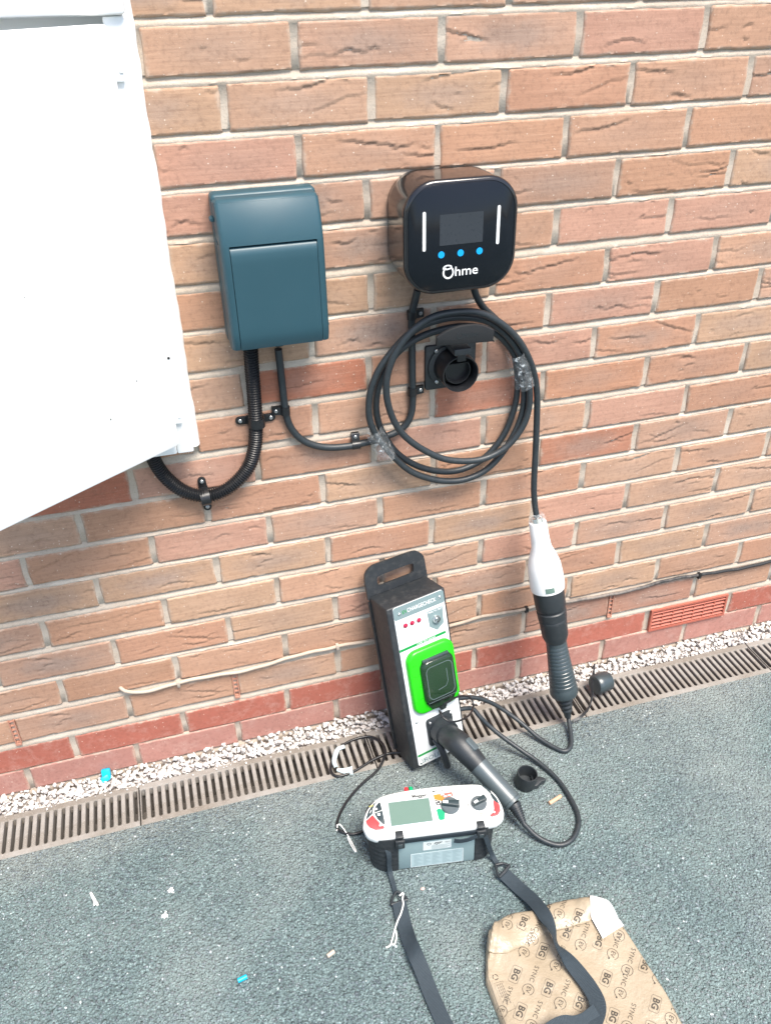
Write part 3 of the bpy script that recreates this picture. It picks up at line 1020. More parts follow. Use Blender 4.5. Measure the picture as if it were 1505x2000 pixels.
# ------------------------------------------------------------------ white meter box with its door ajar
def meter_box():
    t = thing('meter_box', (-0.43, 0, 0.775), 'white wall meter box at the left edge with its door hanging ajar', 'meter box')
    xr, xl, zb, zt = -0.2315, -0.640, 0.786, 1.475
    b = MB()
    d = 0.047
    # open-fronted shell: four walls and a back
    b.box((xr - 0.010, -d, zb), (xr, 0.0, zt)).box((xl, -d, zb), (xl + 0.010, 0.0, zt))
    b.box((xl + 0.010, -d, zb), (xr - 0.010, 0.0, zb + 0.020)).box((xl + 0.010, -d, zt - 0.030), (xr - 0.010, 0.0, zt))
    b.box((xl + 0.010, -0.006, zb + 0.020), (xr - 0.010, -0.002, zt - 0.030))
    b.build('box_shell', M['white_grp'], t, smooth=0)
    # hood lip and front rims
    h = MB()
    h.obox(WORLD, (xl - 0.004, -0.066, 1.436), (xr + 0.004, -d - 0.0005, 1.482), 0.006)
    h.build('hood', M['white_grp'], t)
    rim = MB()
    fr = wall_frame(0, -d - 0.0004, 0)
    rim.obox(WORLD, (xr - 0.027, -d - 0.008, zb), (xr + 0.001, -d - 0.0004, 1.435), 0.003)
    rim.obox(WORLD, (xl, -d - 0.008, zb), (xl + 0.02, -d - 0.0004, 1.435), 0.003)
    rim.obox(WORLD, (xl + 0.0204, -d - 0.008, zb), (xr - 0.0274, -d - 0.0004, zb + 0.022), 0.003)
    rim.build('front_rim', M['white_grp'], t)
    # wall flange with its wavy bead of sealant
    f = MB()
    rings = []
    for i, z in enumerate(np.linspace(0.7735, 1.56, 70)):
        wv = 0.0009 * math.sin(z * 31 + 2) + 0.0007 * math.sin(z * 84 + 0.6 * math.sin(z * 19)) * (0.6 + 0.4 * math.sin(z * 11)) + 0.0005 * math.sin(z * 143)
        xe = -0.2178 + wv
        rings.append([(xr - 0.001, 0.002, z), (xr - 0.001, -0.013, z), (xe - 0.007, -0.0125, z), (xe - 0.002, -0.008, z), (xe, -0.0015, z), (xe, 0.004, z)])
    f.loft(rings)
    f.obox(WORLD, (xl - 0.012, -0.012, 0.7725), (xr - 0.0015, 0.002, zb - 0.0005), 0.002)
    f.build('wall_flange', M['white_grp'], t)
    # the door: hinged on its right edge, swung out about 35 degrees
    a = math.radians(35)
    X = Vector((-math.cos(a), -math.sin(a), 0))
    fr = frame((-0.2612, -0.0560, 0), X, (0, 0, 1))
    z0, z1 = 0.8095, 1.4265
    dm = MB()
    out = -1 if fr[3].y > 0 else 1
    poly = [(p[0], p[1]) for p in rrect(0.385, z1 - z0, 0.006, 4, 0.1925, (z0 + z1) / 2)]
    dm.prism(poly, fr, 0.0, 0.016 * out, 0.004)
    door = dm.build('door', M['white_grp'], t)
    for pa, pb in (((0.012, z0 + 0.012), (0.016, z1 - 0.012)), ((0.370, z0 + 0.012), (0.374, z1 - 0.012))):
        lip = MB()
        lip.obox(fr, (pa[0], pa[1], min(-0.012 * out, -0.0004 * out)), (pb[0], pb[1], max(-0.012 * out, -0.0004 * out)), 0.001)
        lip.build('door_lip', M['white_in'], door)
    for zz in (0.862, 1.375):
        k = MB()
        k.obox(WORLD, (-0.2590, -0.0615, zz - 0.017), (-0.2420, -0.0556, zz + 0.017), 0.002)
        k.lathe([(0, 0.0036), (0.040, 0.0036)], (-0.2590, -0.0620, zz - 0.020), (0, 0, 1), 14)
        k.obox(WORLD, (-0.2480, -0.0630, zz - 0.006), (-0.2430, -0.0612, zz + 0.006), 0.0006)
        k.build('hinge', M['white_in'], t)
    for a_, z_, r in ((0.060, 0.948, 0.0011), (0.118, 0.905, 0.0013), (0.205, 1.12, 0.0008)):
        s = MB()
        s.lathe([(0.0, r), (0.0004, r * 0.8)], loc(fr, a_, z_, 0.0161 * out), fr[3] * out, 7)
        s.build('chip_mark', M['print_black'], door)
    for x, y, z, r in ((-0.247, -0.0553, 0.960, 0.0022),):
        s = MB()
        s.lathe([(0, r), (0.0006, r)], (x, y, z), (0, -1, 0), 10)
        s.build('rivet_hole', M['print_black'], t)
meter_box()

# ------------------------------------------------------------------ slate-blue isolator enclosure
def enclosure():
    t = thing('isolator_enclosure', (-0.066, 0, 0.968), 'slate blue plastic electrical enclosure with closed front flap', 'electrical enclosure')
    x0, x1, zb, zt = -0.1468, 0.0135, 0.9690, 1.1960
    b = MB()
    b.obox(WORLD, (x0 - 0.001, -0.036, zb - 0.0035), (x1 + 0.001, 0.0, zt + 0.003), 0.007, 3)
    b.build('back_box', M['teal'], t)
    def prof(z, ins=0.0):
        """front of the lid: rolls back towards the top, slightly towards the foot"""
        u = (z - zb) / (zt - zb)
        y = -0.0895
        if u > 0.62:
            q = (u - 0.62) / 0.38
            y += 0.027 * q ** 2.0
        if u < 0.10:
            y += 0.006 * (1 - u / 0.10) ** 2
        return y + ins
    def slab(xa, xb, za, zb_, n, endbev_l, endbev_r, topround, dz=0.0):
        zs = np.linspace(za, zb_, n)
        rings = []
        st = []
        e = 0.007
        if endbev_l:
            st += [(xa, 0.013), (xa + 0.0012, 0.006), (xa + 0.0035, 0.002), (xa + e, 0.0)]
        else:
            st += [(xa, 0.0)]
        if endbev_r:
            st += [(xb - e, 0.0), (xb - 0.0035, 0.002), (xb - 0.0012, 0.006), (xb, 0.013)]
        else:
            st += [(xb, 0.0)]
        for x, ins in st:
            P = [(x, -0.0370, zs[0] + min(ins, 0.004)), (x, -0.0370, zs[-1] - min(ins, 0.005))]
            top = []
            for i, z in enumerate(zs[::-1]):
                y = prof(z, ins) + dz
                if topround and i == 0:
                    top += [(x, y + 0.010, z - min(ins, 0.005)), (x, y + 0.004, z - 0.001 - min(ins, 0.005)), (x, y + 0.0006, z - 0.0045 - min(ins, 0.004))]
                else:
                    top.append((x, y, z if i else z))
            rings.append(P[:1] + P[1:] + top)
        return rings
    zf = 1.1335
    lid = MB()
    lid.loft(slab(x0, x1, zf, zt, 16, True, True, True))
    lid.loft(slab(x0, -0.1335, zb, zf - 0.00001, 12, True, False, False))
    lid.loft(slab(0.0010, x1, zb, zf - 0.00001, 12, False, True, False))
    lid.build('lid', M['teal'], t, smooth=40)
    g = MB()
    g.box((-0.1334, -0.078, zb + 0.001), (0.0009, -0.0372, zf - 0.0001))
    g.build('flap_recess', M['teal_dark'], t, smooth=0)
    fl = MB()
    fl.loft(slab(-0.1326, 0.0002, zb - 0.0005, zf - 0.0016, 14, False, False, True, -0.0008))
    fl.build('front_flap', M['teal'], t, smooth=50)
    for (x, z) in ((x0 - 0.003, 1.166), (x1 + 0.0035, 0.982)):
        k = MB()
        k.lathe([(0, 0.0042), (0.010, 0.0042), (0.013, 0.0025)], (x, -0.036, z), (0, -1, 0), 12)
        k.build('hinge_lug', M['teal'], t)
    gl = MB()
    gx, gy, gz = (-0.0626, -0.012, 0.9272)
    gl.lathe([(0, 0.0125), (-0.012, 0.0125), (-0.013, 0.0095), (-0.022, 0.0095)], (gx, -0.0165, zb - 0.003), (0, 0, 1), 18)
    gl.build('cable_gland', M['pvc'], t)
enclosure()

# ------------------------------------------------------------------ the wall charger
def charger():
    t = thing('ev_charger', (0.231, 0, 1.031), 'glossy black rounded-square wall charger with screen and white light bars', 'EV charger')
    cx, cz, w, h = 0.2310, 1.1190, 0.1905, 0.1770
    fr = wall_frame(cx, 0, cz)
    def rr(dw, r, z):
        return [loc(fr, x, y, z) for x, y in rrect(w + dw, h + dw, r, 10)]
    b = MB()
    b.loft([rr(-0.010, 0.047, 0.0005), rr(-0.004, 0.050, 0.004), rr(-0.001, 0.0515, 0.020), rr(0.0, 0.052, 0.060), rr(-0.0005, 0.052, 0.0925)])
    b.build('housing', M['gloss_black'], t, smooth=50)
    f = MB()
    f.loft([rr(-0.003, 0.051, 0.0922), rr(0.0, 0.052, 0.0940), rr(0.0006, 0.0522, 0.0965), rr(-0.0006, 0.0518, 0.1000), rr(-0.006, 0.0495, 0.1030), rr(-0.0115, 0.0472, 0.1038)], cap1=False)
    f.loft([rr(-0.0115, 0.0472, 0.1038), rr(-0.0125, 0.0468, 0.1030)], cap0=False, cap1=False)
    f.build('front_rim', M['gloss_black'], t, smooth=50)
    p = MB()
    p.loft([rr(-0.0128, 0.0466, 0.1015), rr(-0.0128, 0.0466, 0.1031), rr(-0.0140, 0.0460, 0.1036)])
    panel = p.build('front_panel', M['glass_black'], t, smooth=40)
    zf = 0.1036
    s = MB()
    s.prism(rrect(0.0728, 0.0475, 0.0015, 3, 0.2304 - cx, 1.1322 - cz), fr, zf - 0.0002, zf + 0.0004)
    s.build('screen', M['screen_off'], panel)
    for x in (0.1683, 0.2926):
        q = MB()
        q.prism(rrect(0.0052, 0.0605, 0.0025, 5, x - cx, 1.1325 - cz), fr, zf - 0.0002, zf + 0.0006)
        q.build('light_bar', M['print_white'], panel)
    for x in (0.1972, 0.2298, 0.2622):
        q = MB()
        q.prism(circ(0.0054, 22, x - cx, 1.0942 - cz), fr, zf - 0.0002, zf + 0.0005)
        q.build('touch_button', M['print_blue'], panel)
    L = MB()
    # the O: an open bowl with a small looped stroke at its upper left
    ox, oz = 0.2095 - cx, 1.0650 - cz
    bowl = [(ox + 0.0083 * math.cos(a), oz - 0.0005 + 0.0090 * math.sin(a)) for a in np.linspace(math.radians(118), math.radians(418), 30)]
    stroke(L, bowl, fr, 0.0028, zf + 0.0005)
    loop = [(ox - 0.0092, oz + 0.0068), (ox - 0.0062, oz + 0.0100), (ox - 0.001, oz + 0.0112), (ox + 0.0042, oz + 0.0098), (ox + 0.0048, oz + 0.0072), (ox + 0.001, oz + 0.0055), (ox - 0.0040, oz + 0.0048)]
    stroke(L, [(q.x, q.y) for q in cr([(a, b_, 0) for a, b_ in loop], 5)], fr, 0.0022, zf + 0.0006)
    stroke(L, [(ox - 0.0094, oz + 0.0066), (ox - 0.0050, oz + 0.0052)], fr, 0.0022, zf + 0.0007)
    text(L, 'hme', fr, 0.2405 - cx, 1.0645 - cz, 0.0215, zf + 0.0005, width=0.0395, bold=0.008)
    L.build('logo', M['print_white'], panel, smooth=0)
charger()

# ------------------------------------------------------------------ plug holster with its cable hook
def holster():
    t = thing('plug_holster', (0.253, 0, 0.818), 'black wall holster with round plug socket and cable hook under the charger', 'plug holster')
    fr = wall_frame(0.2530, 0, 0.8590)
    p = MB()
    p.prism(rrect(0.098, 0.086, 0.005, 5), fr, 0.0004, 0.008, 0.002)
    p.build('back_plate', M['black_plastic'], t)
    q = MB()
    q.prism(circ(0.0405, 36, -0.0045, 0.002), fr, 0.0082, 0.013, 0.002)
    q.build('socket_boss', M['black_plastic'], t)
    r = MB()
    # the socket: a hollow collar
    cxr, cyr = 0.0015, 0.0030
    ring = []
    for z, rad in ((0.0082, 0.0365), (0.030, 0.0355), (0.0560, 0.0345), (0.0575, 0.0338), (0.0575, 0.0322), (0.0560, 0.0314), (0.020, 0.0300), (0.020, 0.001)):
        ring.append([loc(fr, x + cxr, y + cyr, z) for x, y in circ(rad, 40)])
    r.loft(ring)
    r.build('plug_socket', M['pvc'], t)
    c = MB()
    P = [(0.0245 * math.cos(a), min(0.0150, 0.0245 * math.sin(a))) for a in np.linspace(0, 2 * math.pi, 40, endpoint=False)]
    P2 = [(a * 0.93, b_ * 0.93) for a, b_ in P]
    c.loft([[loc(fr, x + cxr, y + cyr, z) for x, y in Q] for Q, z in ((P, 0.0202), (P, 0.042), (P2, 0.042), (P2, 0.030))])
    c.build('socket_core', M['pvc'], t)
    k = MB()
    k.obox(fr, (-0.0085 + cxr, 0.028, 0.012), (0.0085 + cxr, 0.0445, 0.0590), 0.0015)
    k.obox(fr, (-0.0055 + cxr, 0.0440, 0.012), (0.0055 + cxr, 0.0520, 0.0480), 0.001)
    k.build('latch_block', M['pvc'], t)
    for x, y in ((-0.0300, 0.0345), (0.0297, 0.0356), (-0.0288, -0.0255)):
        screw(fr, x, y, 0.0080 if x > 0 else 0.0125, 0.0036, M['zinc'], t)
    # hook: an arm from the plate and an arched retaining plate in front of the coil
    hk = MB()
    hk.obox(fr, (-0.016, 0.0440, 0.0004), (0.016, 0.0560, 0.0690), 0.002)
    hk.build('hook_arm', M['black_plastic'], t)
    fz = 0.0700
    hp = MB()
    fr2 = frame(loc(fr, 0, 0.009, fz), fr[1], Vector((0, -0.12, 1)))
    top = [(x, 0.0965 - 0.0165 * (abs(x + 0.001) / 0.0525) ** 2.3) for x in np.linspace(-0.0535, 0.0515, 20)]
    poly = [(-0.0535, 0.066), (-0.052, 0.0640), (0.050, 0.0590), (0.0515, 0.061)] + top[::-1]
    hp.prism(poly, fr2, -0.003, 0.003, 0.0012)
    hood = hp.build('retaining_plate', M['print_black'], t)
    lg = MB()
    stroke(lg, [(-0.012 + 0.0055 * math.cos(a), 0.0795 + 0.0058 * math.sin(a)) for a in np.linspace(2.0, 7.4, 20)], fr2, 0.0016, 0.0034)
    text(lg, 'hme', fr2, 0.0080, 0.0785, 0.0135, 0.0034, width=0.026, bold=0.01)
    lg.build('embossed_logo', M['black_plastic'], hood, smooth=0)
    w_ = MB()
    w_.tube(cr([[(0.3112,-0.05,0.924),(0.3161,-0.045,0.9173),(0.3226,-0.04,0.9097)]][0], 4), 0.0014, 8)
    w_.build('wire_stub', M['pvc'], t)
holster()

# ------------------------------------------------------------------ charging cable: coil, drop, white plug
COIL = [(0.2821,-0.035,1.0116),(0.291,-0.03,0.9914),(0.3099,-0.02,0.9655),(0.3358,-0.013,0.9404),(0.356,-0.012,0.9136),(0.3729,-0.012,0.8805),(0.384,-0.012,0.8419),(0.3887,-0.012,0.7976),(0.3858,-0.012,0.7587),(0.3715,-0.012,0.7106),(0.3476,-0.012,0.6731),(0.3167,-0.014,0.6494),(0.2741,-0.016,0.6377),(0.2314,-0.018,0.6434),(0.1846,-0.018,0.6644),(0.1446,-0.018,0.6992),(0.1179,-0.018,0.7449),(0.1067,-0.018,0.7825),(0.1062,-0.018,0.8176),(0.1138,-0.019,0.851),(0.1296,-0.02,0.8826),(0.1515,-0.021,0.9082),(0.181,-0.022,0.9254),(0.215,-0.024,0.9359),(0.2596,-0.025,0.9401),(0.3004,-0.025,0.9339),(0.332,-0.025,0.9182),(0.3555,-0.025,0.8953),(0.3745,-0.025,0.8668),(0.3894,-0.025,0.8302),(0.3972,-0.025,0.7908),(0.3959,-0.026,0.7494),(0.3831,-0.027,0.7101),(0.3582,-0.028,0.6676),(0.3268,-0.029,0.6374),(0.2917,-0.03,0.6245),(0.2553,-0.03,0.6236),(0.2135,-0.03,0.6352),(0.1672,-0.03,0.6621),(0.1305,-0.03,0.7041),(0.1009,-0.03,0.7508),(0.0893,-0.03,0.7855),(0.0888,-0.03,0.8176),(0.0945,-0.031,0.8485),(0.1096,-0.033,0.8829),(0.1326,-0.035,0.913),(0.1594,-0.036,0.9389),(0.1907,-0.037,0.9557),(0.2319,-0.038,0.9631),(0.2691,-0.038,0.9605),(0.3072,-0.038,0.9491),(0.3363,-0.038,0.9283),(0.3642,-0.038,0.8965),(0.3869,-0.038,0.8558),(0.4002,-0.038,0.8124),(0.4031,-0.039,0.7683),(0.3938,-0.04,0.7306),(0.3679,-0.041,0.6947),(0.3323,-0.042,0.6749),(0.2906,-0.043,0.6703),(0.2352,-0.044,0.6834),(0.1867,-0.044,0.714),(0.15,-0.045,0.7501),(0.13,-0.045,0.7861),(0.1189,-0.046,0.828),(0.1182,-0.048,0.8676),(0.1288,-0.049,0.9041),(0.1477,-0.05,0.935),(0.174,-0.051,0.9597),(0.2073,-0.052,0.975),(0.251,-0.052,0.9769),(0.2911,-0.051,0.9695),(0.3303,-0.05,0.9461),(0.364,-0.048,0.9134),(0.3889,-0.045,0.8758),(0.4061,-0.042,0.8375),(0.4168,-0.04,0.7945),(0.4212,-0.04,0.7377),(0.4229,-0.043,0.6657),(0.4221,-0.05,0.5931),(0.4253,-0.055,0.551),(0.4312,-0.062,0.512)]
def charging_cable():
    t = thing('charging_cable', (0.25, 0, 0.64), 'thick black charging cable coiled on the holster, ending in a white plug', 'charging cable')
    path = even(cr(COIL, 10), 0.008)
    m = MB()
    m.tube(path, 0.0063, 14)
    m.build('cable', M['rubber'], t, smooth=60)
    # plug: hangs below the drop, its axis leaning out from the wall
    A = Vector(COIL[-1])
    B = PLUG_B
    ax = (B - A).normalized()
    Lw = 0.158
    p = MB()
    pr = [(0.0, 0.0175), (0.003, 0.0185), (0.040, 0.0195), (0.058, 0.0210), (0.078, 0.0285), (0.098, 0.0345), (0.120, 0.0365), (0.148, 0.0372), (Lw, 0.0360), (Lw + 0.002, 0.031)]
    p.lathe(pr, A, ax, 30)
    plug = p.build('plug_body', M['white_plastic'], t, smooth=50)
    fr = frame(A + ax * 0.147, Vector((1, 0, 0)) - ax * ax.x, -ax)
    fz = (cam_o.matrix_world.translation - fr[0]).normalized()
    rx = fz.cross(-ax).normalized() * -1
    rx = rx if rx.x > 0 else -rx
    fr = frame(A + ax * 0.146, rx, -ax)
    lab = MB()
    ww, rad = 0.0195, 0.0376
    sgn = 1 if fr[3].dot(fz) > 0 else -1
    n = 6
    v, f = [], []
    for i in range(n + 1):
        a = (i / n - 0.5) * ww / rad + 0.10
        for y in (-0.006, 0.006):
            v.append(fr[0] + fr[1] * math.sin(a) * rad + fr[3] * sgn * math.cos(a) * rad + fr[2] * y)
        if i:
            f.append((2 * i - 2, 2 * i, 2 * i + 1, 2 * i - 1))
    lab.add(v, f)
    lab.build('rating_label', M['lcd'], plug, smooth=60)
    # ragged clear shrink sleeve and clip where the cable enters
    s = MB()
    rings = []
    r = np.random.default_rng(5)
    for h, rad in ((-0.020, 0.0125), (-0.014, 0.0168), (-0.006, 0.0172), (0.001, 0.0182), (0.006, 0.0192)):
        nrm = (Vector((0, -1, 0)) - ax * ax.y * -1).normalized()
        bb = ax.cross(nrm)
        rings.append([A + ax * h + (nrm * math.cos(q) + bb * math.sin(q)) * (rad + r.normal(0, 0.0009)) for q in np.linspace(0, 2 * math.pi, 20, endpoint=False)])
    s.loft(rings, False, False)
    s.build('clear_sleeve', M['film'], t, smooth=30)
    c = MB()
    c.lathe([(-0.012, 0.0085), (-0.010, 0.0125), (0.000, 0.0140), (0.001, 0.010)], A, ax, 14)
    c.build('cable_grip', M['chrome'], t, smooth=30)
    return ax
PLUG_A = Vector(COIL[-1])
PLUG_B = Vector((0.4966, -0.1652, 0.04))
charging_cable()

def film_wrap(pts, radii, ax2, label, seed):
    """crumpled clear film wound round the bundle: an oval sleeve along pts; ax2 is the wide direction at each point"""
    t = MB()
    r = np.random.default_rng(seed)
    rings = []
    P = even(pts, 0.0045)
    for i, p in enumerate(P):
        tg = (P[min(i + 1, len(P) - 1)] - P[max(i - 1, 0)]).normalized()
        N = Vector((0, -1, 0))
        N = (N - tg * N.dot(tg)).normalized()
        B = tg.cross(N)
        rings.append([p + N * math.cos(q) * (radii[1] + r.normal(0, 0.0008)) + B * math.sin(q) * (radii[0] + r.normal(0, 0.0010)) + tg * r.normal(0, 0.0015) for q in np.linspace(0, 2 * math.pi, 26, endpoint=False)])
    t.loft(rings, False, False)
    o = t.build('film_wrap', M['film'], None, smooth=25)
    obj_prop(o, label, 'plastic film', 'film wraps on the coil')
film_wrap([Vector(q) for q in [(0.3746,-0.026,0.879),(0.3865,-0.026,0.8498),(0.3957,-0.026,0.8094)]], (0.0205, 0.024), None, 'clear crumpled film wrapped round the right side of the cable coil', 1)
film_wrap([Vector(q) for q in [(0.096,-0.024,0.7597),(0.1106,-0.024,0.7294),(0.1255,-0.024,0.6955)]], (0.0165, 0.016), None, 'clear crumpled film wrapped round the lower left of the cable coil', 2)

# ------------------------------------------------------------------ conduit and supply cable with their clips
CONDUIT = [(-0.1101,-0.02,0.9548),(-0.1121,-0.018,0.9145),(-0.1133,-0.016,0.8664),(-0.115,-0.0155,0.8239),(-0.1173,-0.0155,0.7907),(-0.1224,-0.0155,0.7588),(-0.1348,-0.0155,0.724),(-0.1575,-0.0155,0.6965),(-0.1847,-0.0155,0.6782),(-0.2122,-0.0155,0.671),(-0.2377,-0.0155,0.6766),(-0.2622,-0.0155,0.6917),(-0.2825,-0.0155,0.717),(-0.2955,-0.016,0.7441),(-0.3024,-0.018,0.7737),(-0.3055,-0.022,0.8047),(-0.3039,-0.026,0.839)]
def conduit():
    t = thing('corrugated_conduit', (-0.13, 0, 0.80), 'black corrugated conduit looping from the slate blue enclosure to the white meter box', 'conduit')
    path = even(cr(CONDUIT, 10), 0.00078)
    r = [0.0129 - 0.0026 * (0.5 - 0.5 * math.cos(2 * math.pi * i / 6)) ** 0.8 for i in range(len(path))]
    m = MB()
    m.tube(path, r, 20)
    m.build('conduit_tube', M['pvc'], t, smooth=60)
    def saddle(P, T, label=None):
        """two-hole saddle across the tube"""
        P, T = Vector(P), Vector(T).normalized()
        S = Vector((T.z, 0, -T.x))
        fr = frame((P.x, 0, P.z), S, T)
        sg = 1 if fr[3].y < 0 else -1
        b = MB()
        prof = [(-0.0155, 0.0008), (-0.0150, 0.017)] + [(0.0150 * math.cos(a), 0.0155 + 0.0150 * math.sin(a)) for a in np.linspace(math.pi, 0, 14)] + [(0.0150, 0.017), (0.0155, 0.0008)]
        inn = [(0.0134, 0.0008)] + [(0.0134 * math.cos(a), 0.0155 + 0.0134 * math.sin(a)) for a in np.linspace(0, math.pi, 14)] + [(-0.0134, 0.0008)]
        b.loft([[loc(fr, x, y, sg * z) for x, z in prof + inn] for y in (-0.0085, 0.0085)])
        for s in (-1, 1):
            pl = [(s * 0.0152, -0.0075), (s * 0.0152, 0.0075)] + [(s * (0.0285 + 0.0075 * math.cos(a)), 0.0075 * math.sin(a)) for a in np.linspace(math.pi / 2, -math.pi / 2, 9)]
            b.prism(pl, fr, 0.0008 * sg, 0.0042 * sg, 0.0008)
        o = b.build('saddle_clip', M['pvc'], t, smooth=40)
        for s in (-1, 1):
            frs = frame(fr[0], fr[1], fr[2]) if sg > 0 else (fr[0], fr[1], fr[2], -fr[3])
            screw(frs, s * 0.0275, 0, 0.0042, 0.0037, M['zinc'], o)
    saddle((-0.1145, 0.0, 0.8059), (0.03, 0, 1))
    saddle((-0.2232, 0.0, 0.6692), (1, 0, 0.06))
conduit()

SUPPLY = [(-0.0636,-0.014,0.9359),(-0.0624,-0.01,0.8982),(-0.0616,-0.0085,0.8589),(-0.0605,-0.0085,0.8223),(-0.0571,-0.0085,0.793),(-0.0466,-0.0085,0.7681),(-0.029,-0.0085,0.7483),(-0.0042,-0.0085,0.7345),(0.0241,-0.0085,0.7272),(0.0602,-0.0085,0.7251)] + [(0.0668,-0.0085,0.7267),(0.0954,-0.0085,0.7281),(0.1256,-0.0085,0.7339),(0.1507,-0.0085,0.7416),(0.1672,-0.0085,0.7552),(0.1762,-0.0085,0.7755),(0.1789,-0.0085,0.8024),(0.1785,-0.0085,0.8426),(0.178,-0.0085,0.8944),(0.1774,-0.0085,0.9445),(0.178,-0.01,0.9692),(0.181,-0.016,0.9923),(0.1834,-0.025,1.0159)]
def supply():
    t = thing('supply_cable', (0.1, 0, 0.78), 'black round supply cable swooping from the slate blue enclosure up to the charger', 'electric cable')
    path = even(cr(SUPPLY, 10), 0.006)
    m = MB()
    m.tube(path, 0.0066, 14)
    m.build('cable', M['rubber'], t, smooth=60)
    def pclip(P, T, S, sc):
        P, T, S = Vector(P), Vector(T).normalized(), Vector(S).normalized()
        fr = frame((P.x, 0, P.z), S, (0, -1, 0))              # x towards the tab, y out of the wall, third axis along the cable
        sg = 1 if fr[3].dot(T) > 0 else -1
        b = MB()
        R = 0.0086
        out = [(0.0, 0.0004)] + [(R * math.cos(a), 0.0085 + R * math.sin(a)) for a in np.linspace(-math.pi * 0.62, -2 * math.pi + 0.15, 20)] + [(0.0225, 0.0075), (0.0235, 0.0065), (0.0235, 0.0004)]
        b.loft([[loc(fr, x, y, z) for x, y in out] for z in (-0.0075, 0.0075)])
        o = b.build('cable_clip', M['pvc'], t, smooth=40)
        fs = frame(loc(fr, 0.0165, 0.0074, 0), S, T)
        if fs[3].y > 0:
            fs = (fs[0], fs[1], fs[2], -fs[3])
        screw(fs, 0, 0, 0, 0.0035, M['zinc'], o)
    pclip((-0.0607, -0.0085, 0.817), (0.05, 0, 1), (-1, 0, 0.02), 1)
    pclip((0.0665, -0.0085, 0.7258), (1, 0, 0.1), (0, 0, 1), 1)
    pclip((0.1775, -0.0085, 0.9659), (0, 0, 1), (1, 0, 0.03), 1)
    pclip((0.1779, -0.0085, 0.8187), (0, 0, 1), (1, 0, 0.03), 1)
supply()

WIRE = [(-0.4555,0.01,0.2394),(-0.4511,-0.004,0.2425),(-0.4432,-0.0065,0.2339),(-0.4242,-0.0055,0.2249),(-0.3901,-0.0055,0.2221),(-0.3399,-0.0055,0.2294),(-0.2836,-0.0055,0.2273),(-0.212,-0.0055,0.224),(-0.1382,-0.0055,0.2279),(-0.063,-0.0055,0.2366),(0.0071,-0.0055,0.2363),(0.0474,-0.0055,0.2349)] + [(0.0877,-0.0055,0.2326),(0.1784,-0.0055,0.2301),(0.2671,-0.0055,0.2291),(0.3368,-0.0055,0.2344),(0.4459,-0.0055,0.2317),(0.48,-0.0055,0.2318)] + [(0.5554,-0.0055,0.2286),(0.6623,-0.0055,0.2206),(0.7703,-0.0055,0.2247),(0.862,-0.0055,0.229),(0.9581,-0.0055,0.2204),(1.0308,-0.0055,0.2184),(1.1141,-0.0055,0.218),(1.204,-0.0055,0.2175)]
def phone_wire():
    t = thing('telephone_wire', (0.1, 0, 0.2), 'thin weathered wire clipped along the wall just above the red courses', 'wire')
    m = MB()
    pts = [Vector(p) for p in WIRE]
    path = even(cr(pts, 8), 0.008)
    path = [p + Vector((0, 0, 0.0012 * math.sin(p.x * 41) + 0.0008 * math.sin(p.x * 97))) for p in path]
    m.tube(path, 0.0039, 12)
    m.build('wire_sheath', M['wire'], t, smooth=60)
    for P in ((-0.3405, 0.0, 0.2243), (0.0091, 0.0, 0.2289), (0.457, 0.0, 0.2201), (0.9097, 0.0, 0.2185)):
        k = min(path, key=lambda q: abs(q.x - P[0]))
        fr = wall_frame(k.x, 0, k.z)
        b = MB()
        out = [(-0.0055, -0.0050), (-0.0055, 0.0045)] + [(0.0052 * math.cos(a), 0.0045 + 0.0052 * math.sin(a)) for a in np.linspace(math.pi, 0, 8)] + [(0.0055, -0.010), (-0.001, -0.0105)]
        b.loft([[loc(fr, x, q[1], q[0] + 0.006) for q in [(-0.0055, 0.0052), (0.0045, 0.0052), (0.0052, 0.001), (0.0052, -0.006), (0.0030, -0.0105), (-0.0055, -0.0105)]] for x in (-0.0030, 0.0030)])
        o = b.build('nail_clip', M['pvc'] if k.x > 0.15 else M['dowel'], t, smooth=30)
        screw(fr, 0, -0.0078, 0.009, 0.0022, M['zinc'], o, 'nail')
phone_wire()

